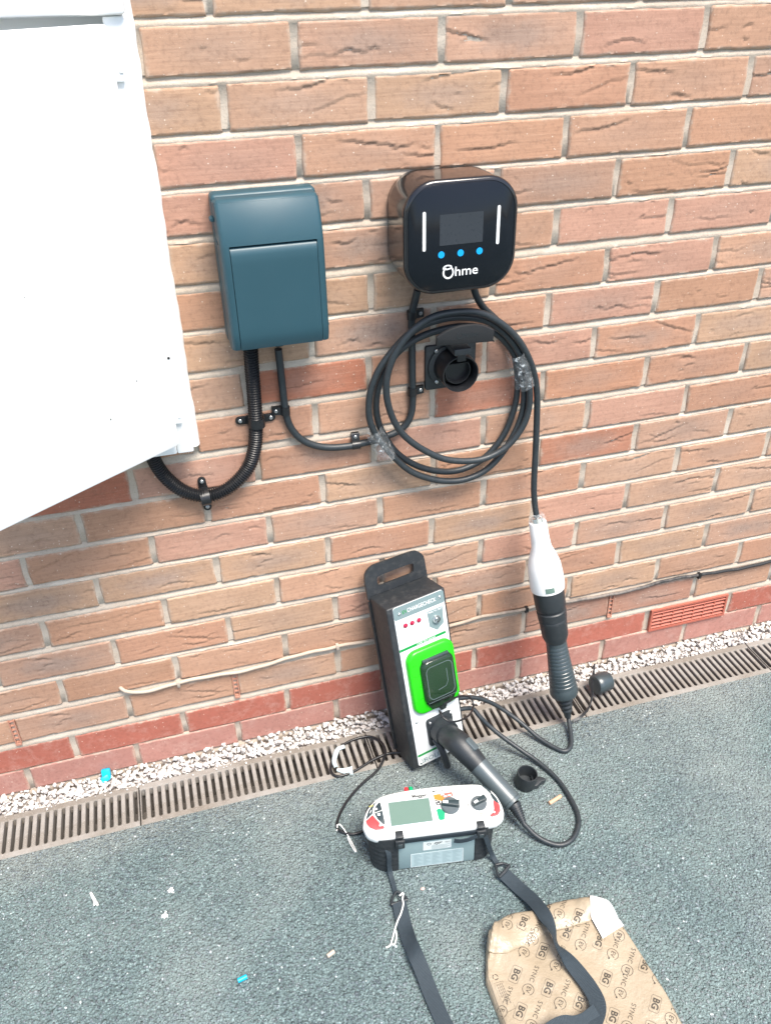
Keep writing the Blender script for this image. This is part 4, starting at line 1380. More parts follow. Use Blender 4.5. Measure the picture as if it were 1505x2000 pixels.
# ------------------------------------------------------------------ upright charge-point tester leaning on the wall
TX, TU, TB = Vector((0.9737, 0.2263, 0.0258)), Vector((-0.0746, 0.2100, 0.9748)), Vector((-0.2152, 0.9511, -0.2214))
TO = Vector((0.1176, -0.2010, 0.0167))
TF = (TO, TX.normalized(), TU.normalized(), TX.cross(TU).normalized())       # third axis out of the front panel
def tester():
    t = thing('charge_point_tester', (0.16, -0.14, 0), 'tall black tester with white panel and lime socket, leaning on the wall', 'tester')
    W_, H_, D_ = 0.1373, 0.3973, 0.0753
    b = MB()
    b.obox(TF, (0, 0, -D_), (W_, H_, -0.001), 0.0035, 3)
    b.build('case', M['scuffed'], t)
    # carrying plate behind the case with its hand slot
    zb = -D_ - 0.0005
    out = [(-0.0035, 0.02), (-0.0035, 0.436), (0.0, 0.450), (0.008, 0.459), (0.020, 0.4635), (0.112, 0.4625), (0.124, 0.460), (0.134, 0.452), (0.1395, 0.440), (0.1408, 0.02)]
    hole = [(0.0235, 0.4135), (0.0240, 0.432), (0.0275, 0.4365), (0.108, 0.4370), (0.1120, 0.4345), (0.1105, 0.4175), (0.106, 0.4135)]
    h = MB()
    bm = bmesh.new()
    # ring between outline and hole, split into fillable quads by bridging matched samples round the slot
    ang = np.linspace(0, 2 * math.pi, 56, endpoint=False)
    c0 = (0.0675, 0.4255)
    def hit(poly, a):
        dx, dy = math.cos(a), math.sin(a)
        best = None
        for i in range(len(poly)):
            x1, y1 = poly[i - 1][0] - c0[0], poly[i - 1][1] - c0[1]
            x2, y2 = poly[i][0] - c0[0], poly[i][1] - c0[1]
            ex, ey = x2 - x1, y2 - y1
            den = dx * ey - dy * ex
            if abs(den) < 1e-12:
                continue
            s_ = (x1 * ey - y1 * ex) / den
            u = (x1 * dy - y1 * dx) / den
            if s_ > 0 and -1e-6 <= u <= 1 + 1e-6 and (best is None or s_ < best):
                best = s_
        return (c0[0] + dx * best, c0[1] + dy * best)
    up = [(p[0], max(p[1], 0.385)) for p in out]
    up = [(-0.0035, 0.385)] + out[1:-1] + [(0.1408, 0.385)]
    A = [hit(up, a) for a in ang]
    B = [hit(hole, a) for a in ang]
    n = len(ang)
    th = 0.006
    v = [loc(TF, *p, z) for z in (zb, zb - th) for P in (A, B) for p in P]
    f = []
    for i in range(n):
        j = (i + 1) % n
        f += [(i, j, n + j, n + i), (2 * n + j, 2 * n + i, 3 * n + i, 3 * n + j), (i, 2 * n + i, 2 * n + j, j), (n + j, 3 * n + j, 3 * n + i, n + i)]
    h.add(v, f)
    h.prism([(-0.0035, 0.012), (-0.0035, 0.3849), (0.1408, 0.3849), (0.1408, 0.012)], TF, zb - th, zb)
    h.build('handle_plate', M['scuffed'], t, smooth=30)
    # printed front panel
    p = MB()
    p.prism(rrect(0.1190, 0.3915, 0.006, 5, 0.0722, 0.2000), TF, -0.0012, 0.0012, 0.0005)
    panel = p.build('front_panel', M['panel_white'], t)
    z = 0.0016
    q = MB()
    o = [(x, y) for x, y in rrect(0.1190, 0.0290, 0.006, 5, 0.0722, 0.3813)]
    o = [(x, max(y, 0.3672)) if y < 0.375 else (x, y) for x, y in o]
    o = [(0.0127, 0.3672), (0.1317, 0.3672)] + [pt for pt in o if pt[1] > 0.3673]
    o = sorted(o, key=lambda pt: math.atan2(pt[1] - 0.378, pt[0] - 0.0722))
    q.prism(o, TF, 0.0012, z)
    q.prism([(0.0872, 0.3600), (0.1248, 0.3600), (0.1225, 0.3215), (0.1058, 0.3105), (0.0890, 0.3240)], TF, 0.0012, z)
    q.build('grey_band', M['panel_grey'], panel, smooth=0)
    w_ = MB()
    text(w_, 'CHARGECHECK', TF, 0.0775, 0.3808, 0.0125, z + 0.0004, width=0.0680, bold=0.002)
    text(w_, 'PRESS TO TEST', TF, 0.1060, 0.3560, 0.0052, z + 0.0004, width=0.0330, bold=0.01)
    w_.build('white_lettering', M['print_white'], panel, smooth=0)
    gp = MB()
    text(gp, 'EV', TF, 0.0375, 0.3800, 0.0105, z + 0.0004, bold=0.01)
    gp.build('green_lettering', M['green_print'], panel, smooth=0)
    for pa, pb, wd in (((0.0127, 0.2965), (0.1240, 0.2985), 0.0062), ((0.0140, 0.0312), (0.1310, 0.0312), 0.0052)):
        gp = MB()
        stroke(gp, [pa, pb], TF, wd, z)
        gp.build('green_bar', M['green_print'], panel, smooth=0)
    tp = MB()
    text(tp, '13AMP TEST SOCKET', TF, 0.0760, 0.2975, 0.0052, z + 0.0005, width=0.045, bold=0.01)
    tp.build('bar_lettering', M['print_white'], panel, smooth=0)
    tb = MB()
    text(tb, 'ROLEC', TF, 0.0545, 0.0140, 0.0150, z, width=0.052, bold=0.005)
    for dx in (0, 0.0045):
        stroke(tb, [(0.0215 + dx, 0.0195), (0.0250 + dx, 0.0140), (0.0215 + dx, 0.0085)], TF, 0.0016, z)
    for k, tx in enumerate(('L1', 'L2', 'L3')):
        text(tb, tx, TF, 0.0350 + k * 0.0162, 0.3385, 0.0045, z)
    for k in range(4):
        text(tb, 'N', TF, 0.0350 + (k % 2) * 0.016, 0.331 - k * 0.0062, 0.0035, z)
    tb.build('dark_lettering', M['faint_print'], panel, smooth=0)
    for x, y in ((0.0256, 0.3790), (0.1213, 0.3815), (0.0243, 0.1165), (0.0205, 0.0115)):
        screw(TF, x, y, 0.0012, 0.0032, M['chrome'], panel)
    for x in (0.0350, 0.0508, 0.0668):
        l = MB()
        l.lathe([(0, 0.0052), (0.0012, 0.0052), (0.0018, 0.0043), (0.0016, 0.0040)], loc(TF, x, 0.3493, 0.0012), TF[3], 20)
        l.lathe([(0.0012, 0.0040), (0.0030, 0.0032), (0.0040, 0.0015)], loc(TF, x, 0.3493, 0.0012), TF[3], 16)
        l.build('indicator_lamp', M['red_lens'], panel)
    k = MB()
    k.lathe([(0, 0.0090), (0.004, 0.0090), (0.0055, 0.0080), (0.0055, 0.0062), (0.002, 0.0060)], loc(TF, 0.1065, 0.3365, 0.0014), TF[3], 26)
    k.lathe([(0.001, 0.0055), (0.0045, 0.0053), (0.0052, 0.0045)], loc(TF, 0.1065, 0.3365, 0.0014), TF[3], 20)
    k.build('push_button', M['chrome'], panel)
    # lime socket surround and the smoked hinged cover
    s = MB()
    s.prism(rrect(0.1130, 0.1530, 0.024, 8, 0.0775, 0.2105), TF, 0.0012, 0.013, 0.006)
    s.build('socket_surround', M['lime'], t, smooth=50)
    cv = MB()
    body = rrect(0.0790, 0.1060, 0.017, 6, 0.0850, 0.2080)
    tab = [(0.1255, 0.1630), (0.1180, 0.1500), (0.1090, 0.1440), (0.1000, 0.1425), (0.0960, 0.1335), (0.0840, 0.1335), (0.0800, 0.1425), (0.0640, 0.1460), (0.0580, 0.1560)]
    cv.prism([pt for pt in body if pt[1] > 0.165] [:0] + body, TF, 0.0125, 0.0245, 0.008)
    cv.prism([(x - 0.005, y - 0.004) for x, y in tab] + [(0.0480, 0.1600), (0.1230, 0.1600)], TF, 0.0125, 0.0170, 0.001)
    cover = cv.build('socket_cover', M['smoke'], t, smooth=50)
    rm = MB()
    P = rrect(0.062, 0.078, 0.012, 6, 0.0845, 0.2085)
    P = P + [P[0]]
    stroke(rm, P, TF, 0.0016, 0.0249)
    stroke(rm, [(0.101, 0.231), (0.101, 0.200), (0.095, 0.190), (0.076, 0.1875)], TF, 0.0014, 0.0249)
    stroke(rm, [(0.0490, 0.1640), (0.1210, 0.1640)], TF, 0.0012, 0.0249)
    rm.build('moulded_rib', M['smoke_rib'], cover, smooth=0)
    hg = MB()
    hg.obox(TF, (0.0520, 0.2585, 0.013), (0.1150, 0.2645, 0.020), 0.0015)
    hg.build('cover_hinge', M['grip'], cover)
    # black inlet flange at the foot of the panel, with a hanging flap
    fl = MB()
    fl.prism(rrect(0.0640, 0.0680, 0.008, 5, 0.0770, 0.0770), TF, 0.0012, 0.007, 0.002)
    fl.build('inlet_flange', M['black_plastic'], t)
    fl2 = MB()
    fl2.lathe([(0.006, 0.0300), (0.030, 0.0285), (0.0305, 0.024)], loc(TF, 0.0780, 0.0770, 0), TF[3], 30)
    fl2.build('inlet_collar', M['black_plastic'], t)
    for x, y in ((0.0525, 0.1035), (0.1045, 0.1060)):
        screw(TF, x, y, 0.0070, 0.0032, M['zinc'], t)
    fp = MB()
    fp.tube(cr([loc(TF, 0.0560, 0.0640, 0.012), loc(TF, 0.0580, 0.0480, 0.030), loc(TF, 0.0590, 0.0260, 0.040), loc(TF, 0.0610, 0.0060, 0.042)], 6), 0.0075, 10)
    fp.build('inlet_flap', M['black_plastic'], t)
M['smoke_rib'] = plain('smoked_rib', (0.10, 0.14, 0.14), 0.2, bs=0.0)
tester()

# ------------------------------------------------------------------ lead joining the white plug to the tester: socket, cable, gun
def flat_loop(c, X, Y, rx, ry, n=40):
    return [Vector(c) + Vector(X) * rx * math.cos(a) + Vector(Y) * ry * math.sin(a) for a in np.linspace(0, 2 * math.pi, n)]

LEADP = [(0.5024,-0.1564,0.03),(0.495,-0.1862,0.016),(0.4836,-0.218,0.008),(0.4717,-0.2349,0.0055),(0.4558,-0.2389,0.0055),(0.4403,-0.2245,0.006),(0.4152,-0.1909,0.012),(0.3871,-0.15,0.03),(0.3524,-0.1218,0.055),(0.3193,-0.112,0.08),(0.2881,-0.1103,0.098),(0.2557,-0.1139,0.11),(0.2268,-0.1237,0.118),(0.2161,-0.1366,0.118),(0.2287,-0.1459,0.112),(0.2536,-0.1429,0.106),(0.2736,-0.1422,0.098),(0.2842,-0.1532,0.084),(0.3024,-0.1668,0.062),(0.3287,-0.1908,0.04),(0.3576,-0.2182,0.022),(0.3862,-0.2539,0.01),(0.4067,-0.3034,0.0055),(0.4113,-0.3566,0.0055),(0.4067,-0.4031,0.0055),(0.3896,-0.4325,0.0055),(0.3663,-0.4514,0.0055),(0.3413,-0.4548,0.0055),(0.3187,-0.4431,0.008),(0.2998,-0.4242,0.014),(0.2865,-0.3992,0.022)]
def adaptor_lead():
    t = thing('adaptor_lead', (0.45, -0.2, 0), 'black adaptor lead with socket under the white plug and gun in the tester', 'adaptor lead')
    ax = (PLUG_B - PLUG_A).normalized()
    A = PLUG_A + ax * 0.1585
    total = (PLUG_B - A).length
    s = total / 0.236
    b = MB()
    b.lathe([(0.0, 0.0325), (0.004 * s, 0.0335), (0.030 * s, 0.0330), (0.034 * s, 0.0318), (0.0355 * s, 0.0300), (0.0375 * s, 0.0300), (0.039 * s, 0.0322), (0.052 * s, 0.0312), (0.053 * s, 0.0298), (0.054 * s, 0.0306), (0.058 * s, 0.0300), (0.084 * s, 0.0285), (0.094 * s, 0.0240)], A, ax, 30)
    body = b.build('socket_body', M['black_plastic'], t, smooth=40)
    fz = (cam_o.matrix_world.translation - A).normalized()
    fz = (fz - ax * fz.dot(ax)).normalized()
    k = MB()
    fr = frame(A + ax * 0.026 + fz * 0.0325, fz.cross(ax), ax)
    k.obox(fr, (-0.0035, -0.006, -0.0004), (0.0035, 0.006, 0.0012), 0.0006)
    k.build('catch_slot', M['print_black'], body)
    g = MB()
    prof = [(0.0925, 0.0215)]
    n = 13
    for i in range(n):
        h0 = 0.096 + (0.181 - 0.096) * i / n
        rr = 0.0225 + 0.0085 * (i / n) ** 1.3
        stp = (0.181 - 0.096) / n
        prof += [(h0, rr), (h0 + stp * 0.78, rr + 0.0004), (h0 + stp * 0.86, rr - 0.0005)]
    prof += [(0.186, 0.0316), (0.194, 0.0318), (0.197, 0.0300), (0.196, 0.020)]
    g.lathe([(h * s, r) for h, r in prof], A, ax, 28)
    g.build('grip', M['grip'], t, smooth=40)
    rel = MB()
    rel.lathe([(h * s, r) for h, r in ((0.190, 0.0180), (0.200, 0.0165), (0.203, 0.0185), (0.208, 0.0155), (0.211, 0.0170), (0.217, 0.0135), (0.220, 0.0152), (0.226, 0.0118), (0.229, 0.0130), (0.236, 0.0090), (0.244, 0.0075))], A, ax, 18)
    rel.build('strain_relief', M['black_plastic'], t, smooth=30)
    # ribs round the open end of the grip
    rb = MB()
    N = Vector((0, 0, 1)).cross(ax).normalized(); B2 = ax.cross(N)
    for i in range(12):
        a = 2 * math.pi * i / 12
        d = N * math.cos(a) + B2 * math.sin(a)
        rb.tube([A + ax * 0.193 * s + d * 0.0182, A + ax * 0.1985 * s + d * 0.0288], 0.0016, 6)
    rb.build('grip_ribs', M['grip'], t)
    # tether strap and dust cap hanging beside it
    st_ = [(0.6186,-0.06,0.0636),(0.6095,-0.075,0.055),(0.5947,-0.098,0.0354),(0.5859,-0.118,0.0207)] + [(0.5627, -0.1474, 0.02), (0.5343, -0.1655, 0.016), (0.5113, -0.1698, 0.014)]
    ap = even(cr(st_, 8), 0.006)
    ribbon('cap_strap', M['black_plastic'], t, ap, [0.006 if i > 3 else 0.0035 for i in range(len(ap))], [Vector((-0.9, -0.4, 0.3))] * len(ap), 0.002, 4)
    c = MB()
    cb = Vector((0.6022, -0.098, 0.0332))
    cd = Vector((0.93, 0.20, -0.10)).normalized()
    c.lathe([(0, 0.0215), (0.003, 0.0240), (0.014, 0.0246), (0.038, 0.0238), (0.041, 0.0225), (0.041, 0.0195), (0.012, 0.0195)], cb, cd, 28)
    c.build('dust_cap', M['grip'], t, smooth=40)
    # cable
    L = [PLUG_B - ax * 0.004] + [Vector(p) for p in LEADP]
    m = MB()
    m.tube(even(cr(L, 8), 0.005), 0.0051, 12)
    m.build('cable', M['rubber'], t, smooth=60)
    # the gun: head square to the panel, elbow, thick handle down to the ground
    S = loc(TF, 0.0770, 0.0770, 0.012)
    d1 = TF[3].normalized()
    E = Vector((0.2758, -0.3668, 0.05))
    el = S + d1 * 0.060 + Vector((0, 0, 0.004))
    hd = (E - el).normalized()
    pts = cr([S, S + d1 * 0.030, el + d1 * 0.000 + hd * 0.004, el + hd * 0.038 + d1 * 0.002, el + hd * 0.062], 8)
    rad = np.interp(np.linspace(0, 1, len(pts)), [0, 0.3, 0.5, 0.62, 0.8, 1.0], [0.0240, 0.0255, 0.0262, 0.0252, 0.0228, 0.0214])
    gh = MB()
    gh.tube(pts, list(rad), 26)
    gh.build('gun_head', M['black_plastic'], t, smooth=60)
    L0 = el + hd * 0.0625
    ln = (E - L0).length
    h = MB()
    h.lathe([(0, 0.0205), (0.001, 0.0216), (ln * 0.35, 0.0208), (ln * 0.7, 0.0205), (ln * 0.93, 0.0212), (ln * 0.935, 0.0198), (ln * 0.945, 0.0198), (ln * 0.95, 0.0212), (ln, 0.0205), (ln + 0.001, 0.014)], L0, hd, 28)
    h.build('gun_handle', M['gun_grip'], t, smooth=40)
    up = (cam_o.matrix_world.translation - el).normalized() * 0.75 + Vector((0.45, 0.45, 0.2)); up = (up - hd * up.dot(hd)).normalized()
    fb = frame(el + hd * 0.024 + up * 0.0235, hd, up.cross(hd))
    if fb[3].dot(up) < 0:
        fb = (fb[0], fb[1], -fb[2], -fb[3])
    kb = MB()
    kb.prism(rrect(0.030, 0.017, 0.005, 5), fb, -0.006, 0.0055, 0.002)
    kb.build('release_button', M['gun_grip'], t)
    sr = MB()
    Q = Vector(LEADP[-1])
    sd = (Q - E).normalized()
    sl = (Q - E).length
    sr.lathe([(0, 0.0130)] + [(sl * (0.12 + 0.105 * k + dd), 0.0135 - 0.0009 * k - (0.0022 if q else 0)) for k in range(8) for dd, q in ((0.0, 0), (0.055, 0), (0.06, 1), (0.10, 1))] + [(sl + 0.004, 0.0055)], E, sd, 18)
    sr.build('gun_strain_relief', M['black_plastic'], t, smooth=30)
    # split ring that gathers the two cable runs
    rr = MB()
    R = [(0.1854,-0.1946,0.19),(0.2012,-0.1848,0.185),(0.2213,-0.1693,0.175),(0.2437,-0.1561,0.16),(0.2623,-0.1475,0.142),(0.2682,-0.1524,0.13),(0.2628,-0.1666,0.128),(0.2468,-0.1914,0.14),(0.2263,-0.213,0.155),(0.2043,-0.2296,0.17),(0.1856,-0.2353,0.18),(0.1747,-0.2304,0.186),(0.1697,-0.2195,0.19),(0.1702,-0.2089,0.191)]
    rr.tube(cr(R, 6), 0.0021, 10)
    rr.build('tether_ring', M['pvc'], t, smooth=60)
adaptor_lead()

# loose dust cap lying mouth-up
def loose_cap():
    t = thing('dust_cap', (0.3355, -0.2968, 0.0), 'loose black cup-shaped dust cap standing on the tarmac beside the gun handle', 'dust cap')
    x, y, z = (0.3371, -0.293, 0.0)
    a = Vector((0.10, -0.05, 1)).normalized()
    m = MB()
    m.lathe([(0.0012, 0.0215), (0.004, 0.0228), (0.034, 0.0222), (0.0365, 0.0215), (0.0365, 0.0195), (0.0340, 0.0188), (0.007, 0.0185), (0.0065, 0.001)], (x, y, z), a, 32)
    m.build('cup', M['black_plastic'], t, smooth=40)
    f = MB()
    fr = frame((x, y, 0.003), (1, -0.25, 0.04), (0.25, 1, 0))
    f.prism([(0.015, -0.017), (0.024, -0.015), (0.034, -0.006), (0.042, -0.003), (0.045, 0.001), (0.040, 0.006), (0.030, 0.009), (0.022, 0.015), (0.014, 0.017)], fr, 0.0, 0.010, 0.002)
    f.build('tab', M['black_plastic'], t)
loose_cap()

# ------------------------------------------------------------------ multifunction tester lying on its back
yaw = math.radians(-8.8)
MX = Vector((math.cos(yaw), math.sin(yaw), 0)); MN = Vector((-math.sin(yaw), math.cos(yaw), 0))
MO = Vector((0.0183, -0.4115, 0.0))
FT = math.radians(6)
FF = frame(MO + Vector((0, 0, 0.105)), MX, MN * math.cos(FT) + Vector((0, 0, math.sin(FT))))       # fascia plane, third axis up
FV = frame(MO, MX, (0, 0, 1))                                                                       # front face, third axis towards the viewer
def fascia_outline(d=0.0):
    P = [(-0.0636, 0.0271), (-0.0600, 0.0440), (-0.0520, 0.0620), (-0.0390, 0.0770), (-0.0214, 0.0880), (0.0161, 0.0940), (0.0773, 0.0958), (0.1300, 0.0940), (0.1720, 0.0895), (0.1900, 0.0790), (0.2025, 0.0620), (0.2085, 0.0420), (0.2095, 0.0230), (0.2045, 0.0100), (0.1950, 0.0030), (0.1830, -0.0005), (0.1300, -0.0020), (0.0800, -0.0020), (0.0200, -0.0020), (-0.0330, -0.0010), (-0.0480, 0.0030), (-0.0580, 0.0110)]
    Q = cr([(a, b, 0) for a, b in P + [P[0]]], 4)[:-1]
    cx, cy = 0.073, 0.046
    return [(cx + (q.x - cx) * (1 - d / 0.137), cy + (q.y - cy) * (1 - d / 0.048)) for q in Q]
def megger():
    t = thing('multifunction_tester', (0.09, -0.40, 0), 'white topped electrical test meter with grey screen and two dials, on the tarmac', 'test meter')
    b = MB()
    depth = 0.088
    b.obox(FV, (0.0, 0.003, -depth), (0.150, 0.098, 0.0), 0.002)
    b.build('case', M['instr_grey'], t)
    zt = 0.006
    f = MB()
    f.loft([[loc(FF, x, y, z) for x, y in fascia_outline(d)] for d, z in ((0.004, -0.016), (0.0008, -0.014), (0.0, -0.010), (0.0, -0.003), (0.0012, 0.0005), (0.004, 0.0022), (0.0055, 0.0024))])
    fas = f.build('fascia', M['instr_white'], t, smooth=50)
    z = 0.0028
    # raised screen surround and the screen
    r = MB()
    r.prism([(-0.0185, 0.0100), (-0.0195, 0.0700), (-0.0150, 0.0820), (-0.0060, 0.0860), (0.0765, 0.0880), (0.0775, 0.0100)], FF, 0.0023, 0.0036, 0.0008)
    r.build('screen_surround', M['instr_white'], fas, smooth=30)
    s = MB()
    s.prism([(-0.0090, 0.0208), (-0.0088, 0.0698), (0.0706, 0.0698), (0.0700, 0.0215)], FF, 0.0030, 0.0041)
    s.build('screen', M['lcd'], fas, smooth=0)
    q = MB()
    P = [(-0.0096, 0.0202), (-0.0094, 0.0704), (0.0712, 0.0704), (0.0706, 0.0208), (-0.0096, 0.0202)]
    stroke(q, P, FF, 0.0009, 0.0042)
    q.build('screen_edge', M['faint_print'], fas, smooth=0)
    tx = MB()
    text(tx, 'Megger', FF, 0.0530, 0.0775, 0.0095, 0.0040, width=0.029, bold=0.025)
    text(tx, 'MFT1710', FF, 0.0905, 0.0832, 0.0062, 0.0030, width=0.0210, bold=0.02)
    text(tx, '?', FF, 0.1435, 0.0450, 0.0070, 0.0030, bold=0.04)
    for a_, b_ in ((0.1405, 0.0165), (0.1275, 0.0170), (0.1330, 0.0180)):
        stroke(tx, [(a_, b_), (a_ + 0.001, b_ + 0.002)], FF, 0.0013, 0.0030)
    stroke(tx, [(0.1270, 0.0265), (0.1305, 0.0278)], FF, 0.0012, 0.0030)
    tx.build('black_lettering', M['print_black'], fas, smooth=0)
    def patch(name, poly, mat, z0=0.0022, z1=0.0031, bev=0.0):
        m = MB()
        m.prism(poly, FF, z0, z1, bev)
        return m.build(name, mat, fas, smooth=30)
    # dials
    for cx, cy, R in ((0.1090, 0.0485, 0.0182), (0.1650, 0.0460, 0.0155)):
        d = MB()
        d.lathe([(0, R), (0.002, R), (0.0045, R * 0.94), (0.0055, R * 0.88)], loc(FF, cx, cy, 0.0024), FF[3], 36)
        dial = d.build('dial', M['knob'], fas, smooth=40)
        w_ = MB()
        an = math.radians(170 if R > 0.017 else 205)
        fx = frame(loc(FF, cx, cy, 0.0078), FF[1] * math.cos(an) + FF[2] * math.sin(an), FF[2] * math.cos(an) - FF[1] * math.sin(an))
        w_.prism([(-R * 0.95, -R * 0.36), (-R * 0.95, R * 0.36), (R * 0.30, R * 0.26), (R * 0.88, R * 0.20), (R * 0.88, -R * 0.20), (R * 0.30, -R * 0.26)], fx, -0.0004, 0.0085, 0.0015)
        w_.build('dial_grip', M['dark_key'], dial)
        wm = MB()
        wm.prism([(R * 0.25, -R * 0.14), (R * 0.25, R * 0.14), (R * 0.78, R * 0.14), (R * 0.78, -R * 0.14)], fx, 0.0080, 0.0090)
        wm.build('dial_pointer', M['print_white'], dial, smooth=0)
    patch('orange_sector', [(0.0810, 0.0760), (0.0920, 0.0770), (0.1020, 0.0655), (0.0950, 0.0610), (0.0815, 0.0665)], M['orange_print'])
    patch('coral_sector', [(0.0928, 0.0768), (0.1180, 0.0780), (0.1190, 0.0690), (0.1010, 0.0672)], M['coral_print'])
    wt = MB()
    for a_, b_ in ((0.0985, 0.0745), (0.1035, 0.0700), (0.1120, 0.0712)):
        wt.prism(rrect(0.0065, 0.0022, 0.0006, 2, a_, b_), FF, 0.0030, 0.0034)
    for a_, b_ in ((0.0850, 0.0605), (0.0870, 0.0560)):
        wt.prism(rrect(0.0035, 0.0018, 0.0004, 2, a_, b_), FF, 0.0030, 0.0034)
    wt.build('sector_marks', M['print_white'], fas, smooth=0)
    patch('black_sector', [(0.0818, 0.0650), (0.0905, 0.0615), (0.0912, 0.0535), (0.0830, 0.0540)], M['print_black'])
    patch('green_sector', [(0.0812, 0.0430), (0.0850, 0.0455), (0.0890, 0.0450), (0.0965, 0.0360), (0.0930, 0.0215), (0.0850, 0.0205), (0.0822, 0.0235)], M['mint_print'])
    yl = MB()
    stroke(yl, [(0.1560, 0.0235), (0.1690, 0.0245)], FF, 0.0016, 0.0030)
    stroke(yl, [(0.1580, 0.0195), (0.1670, 0.0200)], FF, 0.0014, 0.0030)
    yl.build('yellow_marks', M['yellow_print'], fas, smooth=0)
    # keys at both ends
    patch('dark_key', [(-0.0255, 0.0805), (-0.0380, 0.0720), (-0.0490, 0.0580), (-0.0560, 0.0405), (-0.0420, 0.0515), (-0.0400, 0.0620), (-0.0345, 0.0725)], M['dark_key'], z1=0.0040, bev=0.0006)
    patch('dark_key', [(-0.0245, 0.0745), (-0.0275, 0.0735), (-0.0345, 0.0655), (-0.0378, 0.0535), (-0.0225, 0.0575)], M['dark_key'], z1=0.0040, bev=0.0006)
    patch('dark_key', [(-0.0380, 0.0515), (-0.0225, 0.0555), (-0.0205, 0.0280), (-0.0235, 0.0265), (-0.0330, 0.0385)], M['dark_key'], z1=0.0040, bev=0.0006)
    patch('red_key', [(-0.0565, 0.0375), (-0.0420, 0.0490), (-0.0370, 0.0400), (-0.0275, 0.0260), (-0.0225, 0.0205), (-0.0260, 0.0165), (-0.0400, 0.0170), (-0.0500, 0.0230), (-0.0550, 0.0300)], M['red_key'], z1=0.0042, bev=0.0008)
    patch('dark_key', [(0.1795, 0.0830), (0.1840, 0.0820), (0.1935, 0.0710), (0.1945, 0.0650), (0.1905, 0.0660), (0.1860, 0.0740)], M['dark_key'], z1=0.0040, bev=0.0005)
    patch('dark_key', [(0.1915, 0.0645), (0.1955, 0.0640), (0.2020, 0.0500), (0.2035, 0.0410), (0.1985, 0.0430), (0.1935, 0.0540)], M['dark_key'], z1=0.0040, bev=0.0005)
    patch('red_key', [(0.1940, 0.0485), (0.2040, 0.0385), (0.2030, 0.0255), (0.1960, 0.0165), (0.1830, 0.0145), (0.1805, 0.0180), (0.1880, 0.0230), (0.1920, 0.0310)], M['red_key'], z1=0.0042, bev=0.0008)
    mk = MB()
    mk.prism([(-0.0310, 0.0285), (-0.0280, 0.0285), (-0.0265, 0.0230), (-0.0325, 0.0230)], FF, 0.0040, 0.0045)
    mk.prism(circ(0.0022, 10, -0.0335, 0.0600), FF, 0.0038, 0.0043)
    mk.prism(rrect(0.0055, 0.0050, 0.0005, 2, -0.0300, 0.0480), FF, 0.0038, 0.0043)
    mk.prism(circ(0.0022, 10, 0.1900, 0.0230), FF, 0.0040, 0.0045)
    stroke(mk, [(-0.0470, 0.0530), (-0.0430, 0.0590)], FF, 0.0010, 0.0043)
    mk.build('key_symbols', M['print_white'], fas, smooth=0)
    ty = MB()
    text(ty, 'TEST', frame(loc(FF, -0.0425, 0.0670, 0), FF[1] * 0.9 + FF[2] * 0.3, FF[2]), 0, 0, 0.0045, 0.0043, width=0.0095, bold=0.02)
    ty.build('key_lettering', M['yellow_print'], fas, smooth=0)
    # rubber boots on both ends
    def boot(a0, a1, sgn):
        m = MB()
        rings = []
        for k, zz in enumerate(np.linspace(0.004, 0.100, 30)):
            tuck = 0.004 * (1 - k / 29) + (0.0011 if (k % 4 in (0, 1) and 2 < k < 24) else 0.0)
            P = []
            ra = 0.034
            inner, outer = (a1, a0 + tuck) if sgn < 0 else (a0, a1 - tuck)
            y0, y1 = 0.0035 - tuck * 0.6, -depth - 0.004
            if sgn < 0:
                P = [(inner, y0), (outer + ra, y0)] + [(outer + ra - ra * math.sin(q), y0 - ra + ra * math.cos(q)) for q in np.linspace(0.1, math.pi / 2, 8)] + [(outer, y1 + ra)] + [(outer + ra - ra * math.cos(q), y1 + ra - ra * math.sin(q)) for q in np.linspace(0.1, math.pi / 2, 8)] + [(inner, y1)]
            else:
                P = [(inner, y0), (inner, y1), (outer - ra, y1)] + [(outer - ra + ra * math.sin(q), y1 + ra - ra * math.cos(q)) for q in np.linspace(0.1, math.pi / 2, 8)] + [(outer, y0 - ra)] + [(outer - ra + ra * math.cos(q), y0 - ra + ra * math.sin(q)) for q in np.linspace(0.1, math.pi / 2, 8)]
            rings.append([loc(FV, x, zz, y) for x, y in P])
        m.loft(rings)
        m.build('rubber_boot', M['boot'], t, smooth=25)
    boot(-0.0560, 0.0, -1)
    boot(0.1502, 0.1935, 1)
    # front stickers
    sk = MB()
    sk.prism(rrect(0.0550, 0.0240, 0.0015, 3, 0.0755, 0.0655), FV, -0.0002, 0.0006)
    stk = sk.build('asset_sticker', M['sticker'], t, smooth=0)
    sl = MB()
    text(sl, 'FJF', FV, 0.0755, 0.0715, 0.0080, 0.0009, width=0.017, bold=0.02, shear=0.35)
    stroke(sl, [(0.0595 + 0.0035 * math.cos(a), 0.0715 + 0.0030 * math.sin(a)) for a in np.linspace(0, 6.3, 16)], FV, 0.0010, 0.0009)
    text(sl, 'No:1', FV, 0.0955, 0.0718, 0.0052, 0.0009, width=0.0085, bold=0.01)
    sl.build('sticker_lettering', M['print_black'], stk, smooth=0)
    sf = MB()
    for k in range(4):
        stroke(sf, [(0.0640, 0.0655 - k * 0.0030), (0.0990 - 0.004 * (k % 2), 0.0655 - k * 0.0030)], FV, 0.0009, 0.0009)
    sf.build('sticker_lines', M['faint_print'], stk, smooth=0)
    dk = MB()
    dk.prism(rrect(0.1020, 0.0400, 0.0010, 2, 0.0755, 0.0262), FV, -0.0002, 0.0005)
    dpl = dk.build('data_plate', M['plate_blue'], t, smooth=0)
    dl = MB()
    P = rrect(0.1020, 0.0400, 0.0010, 2, 0.0755, 0.0262)
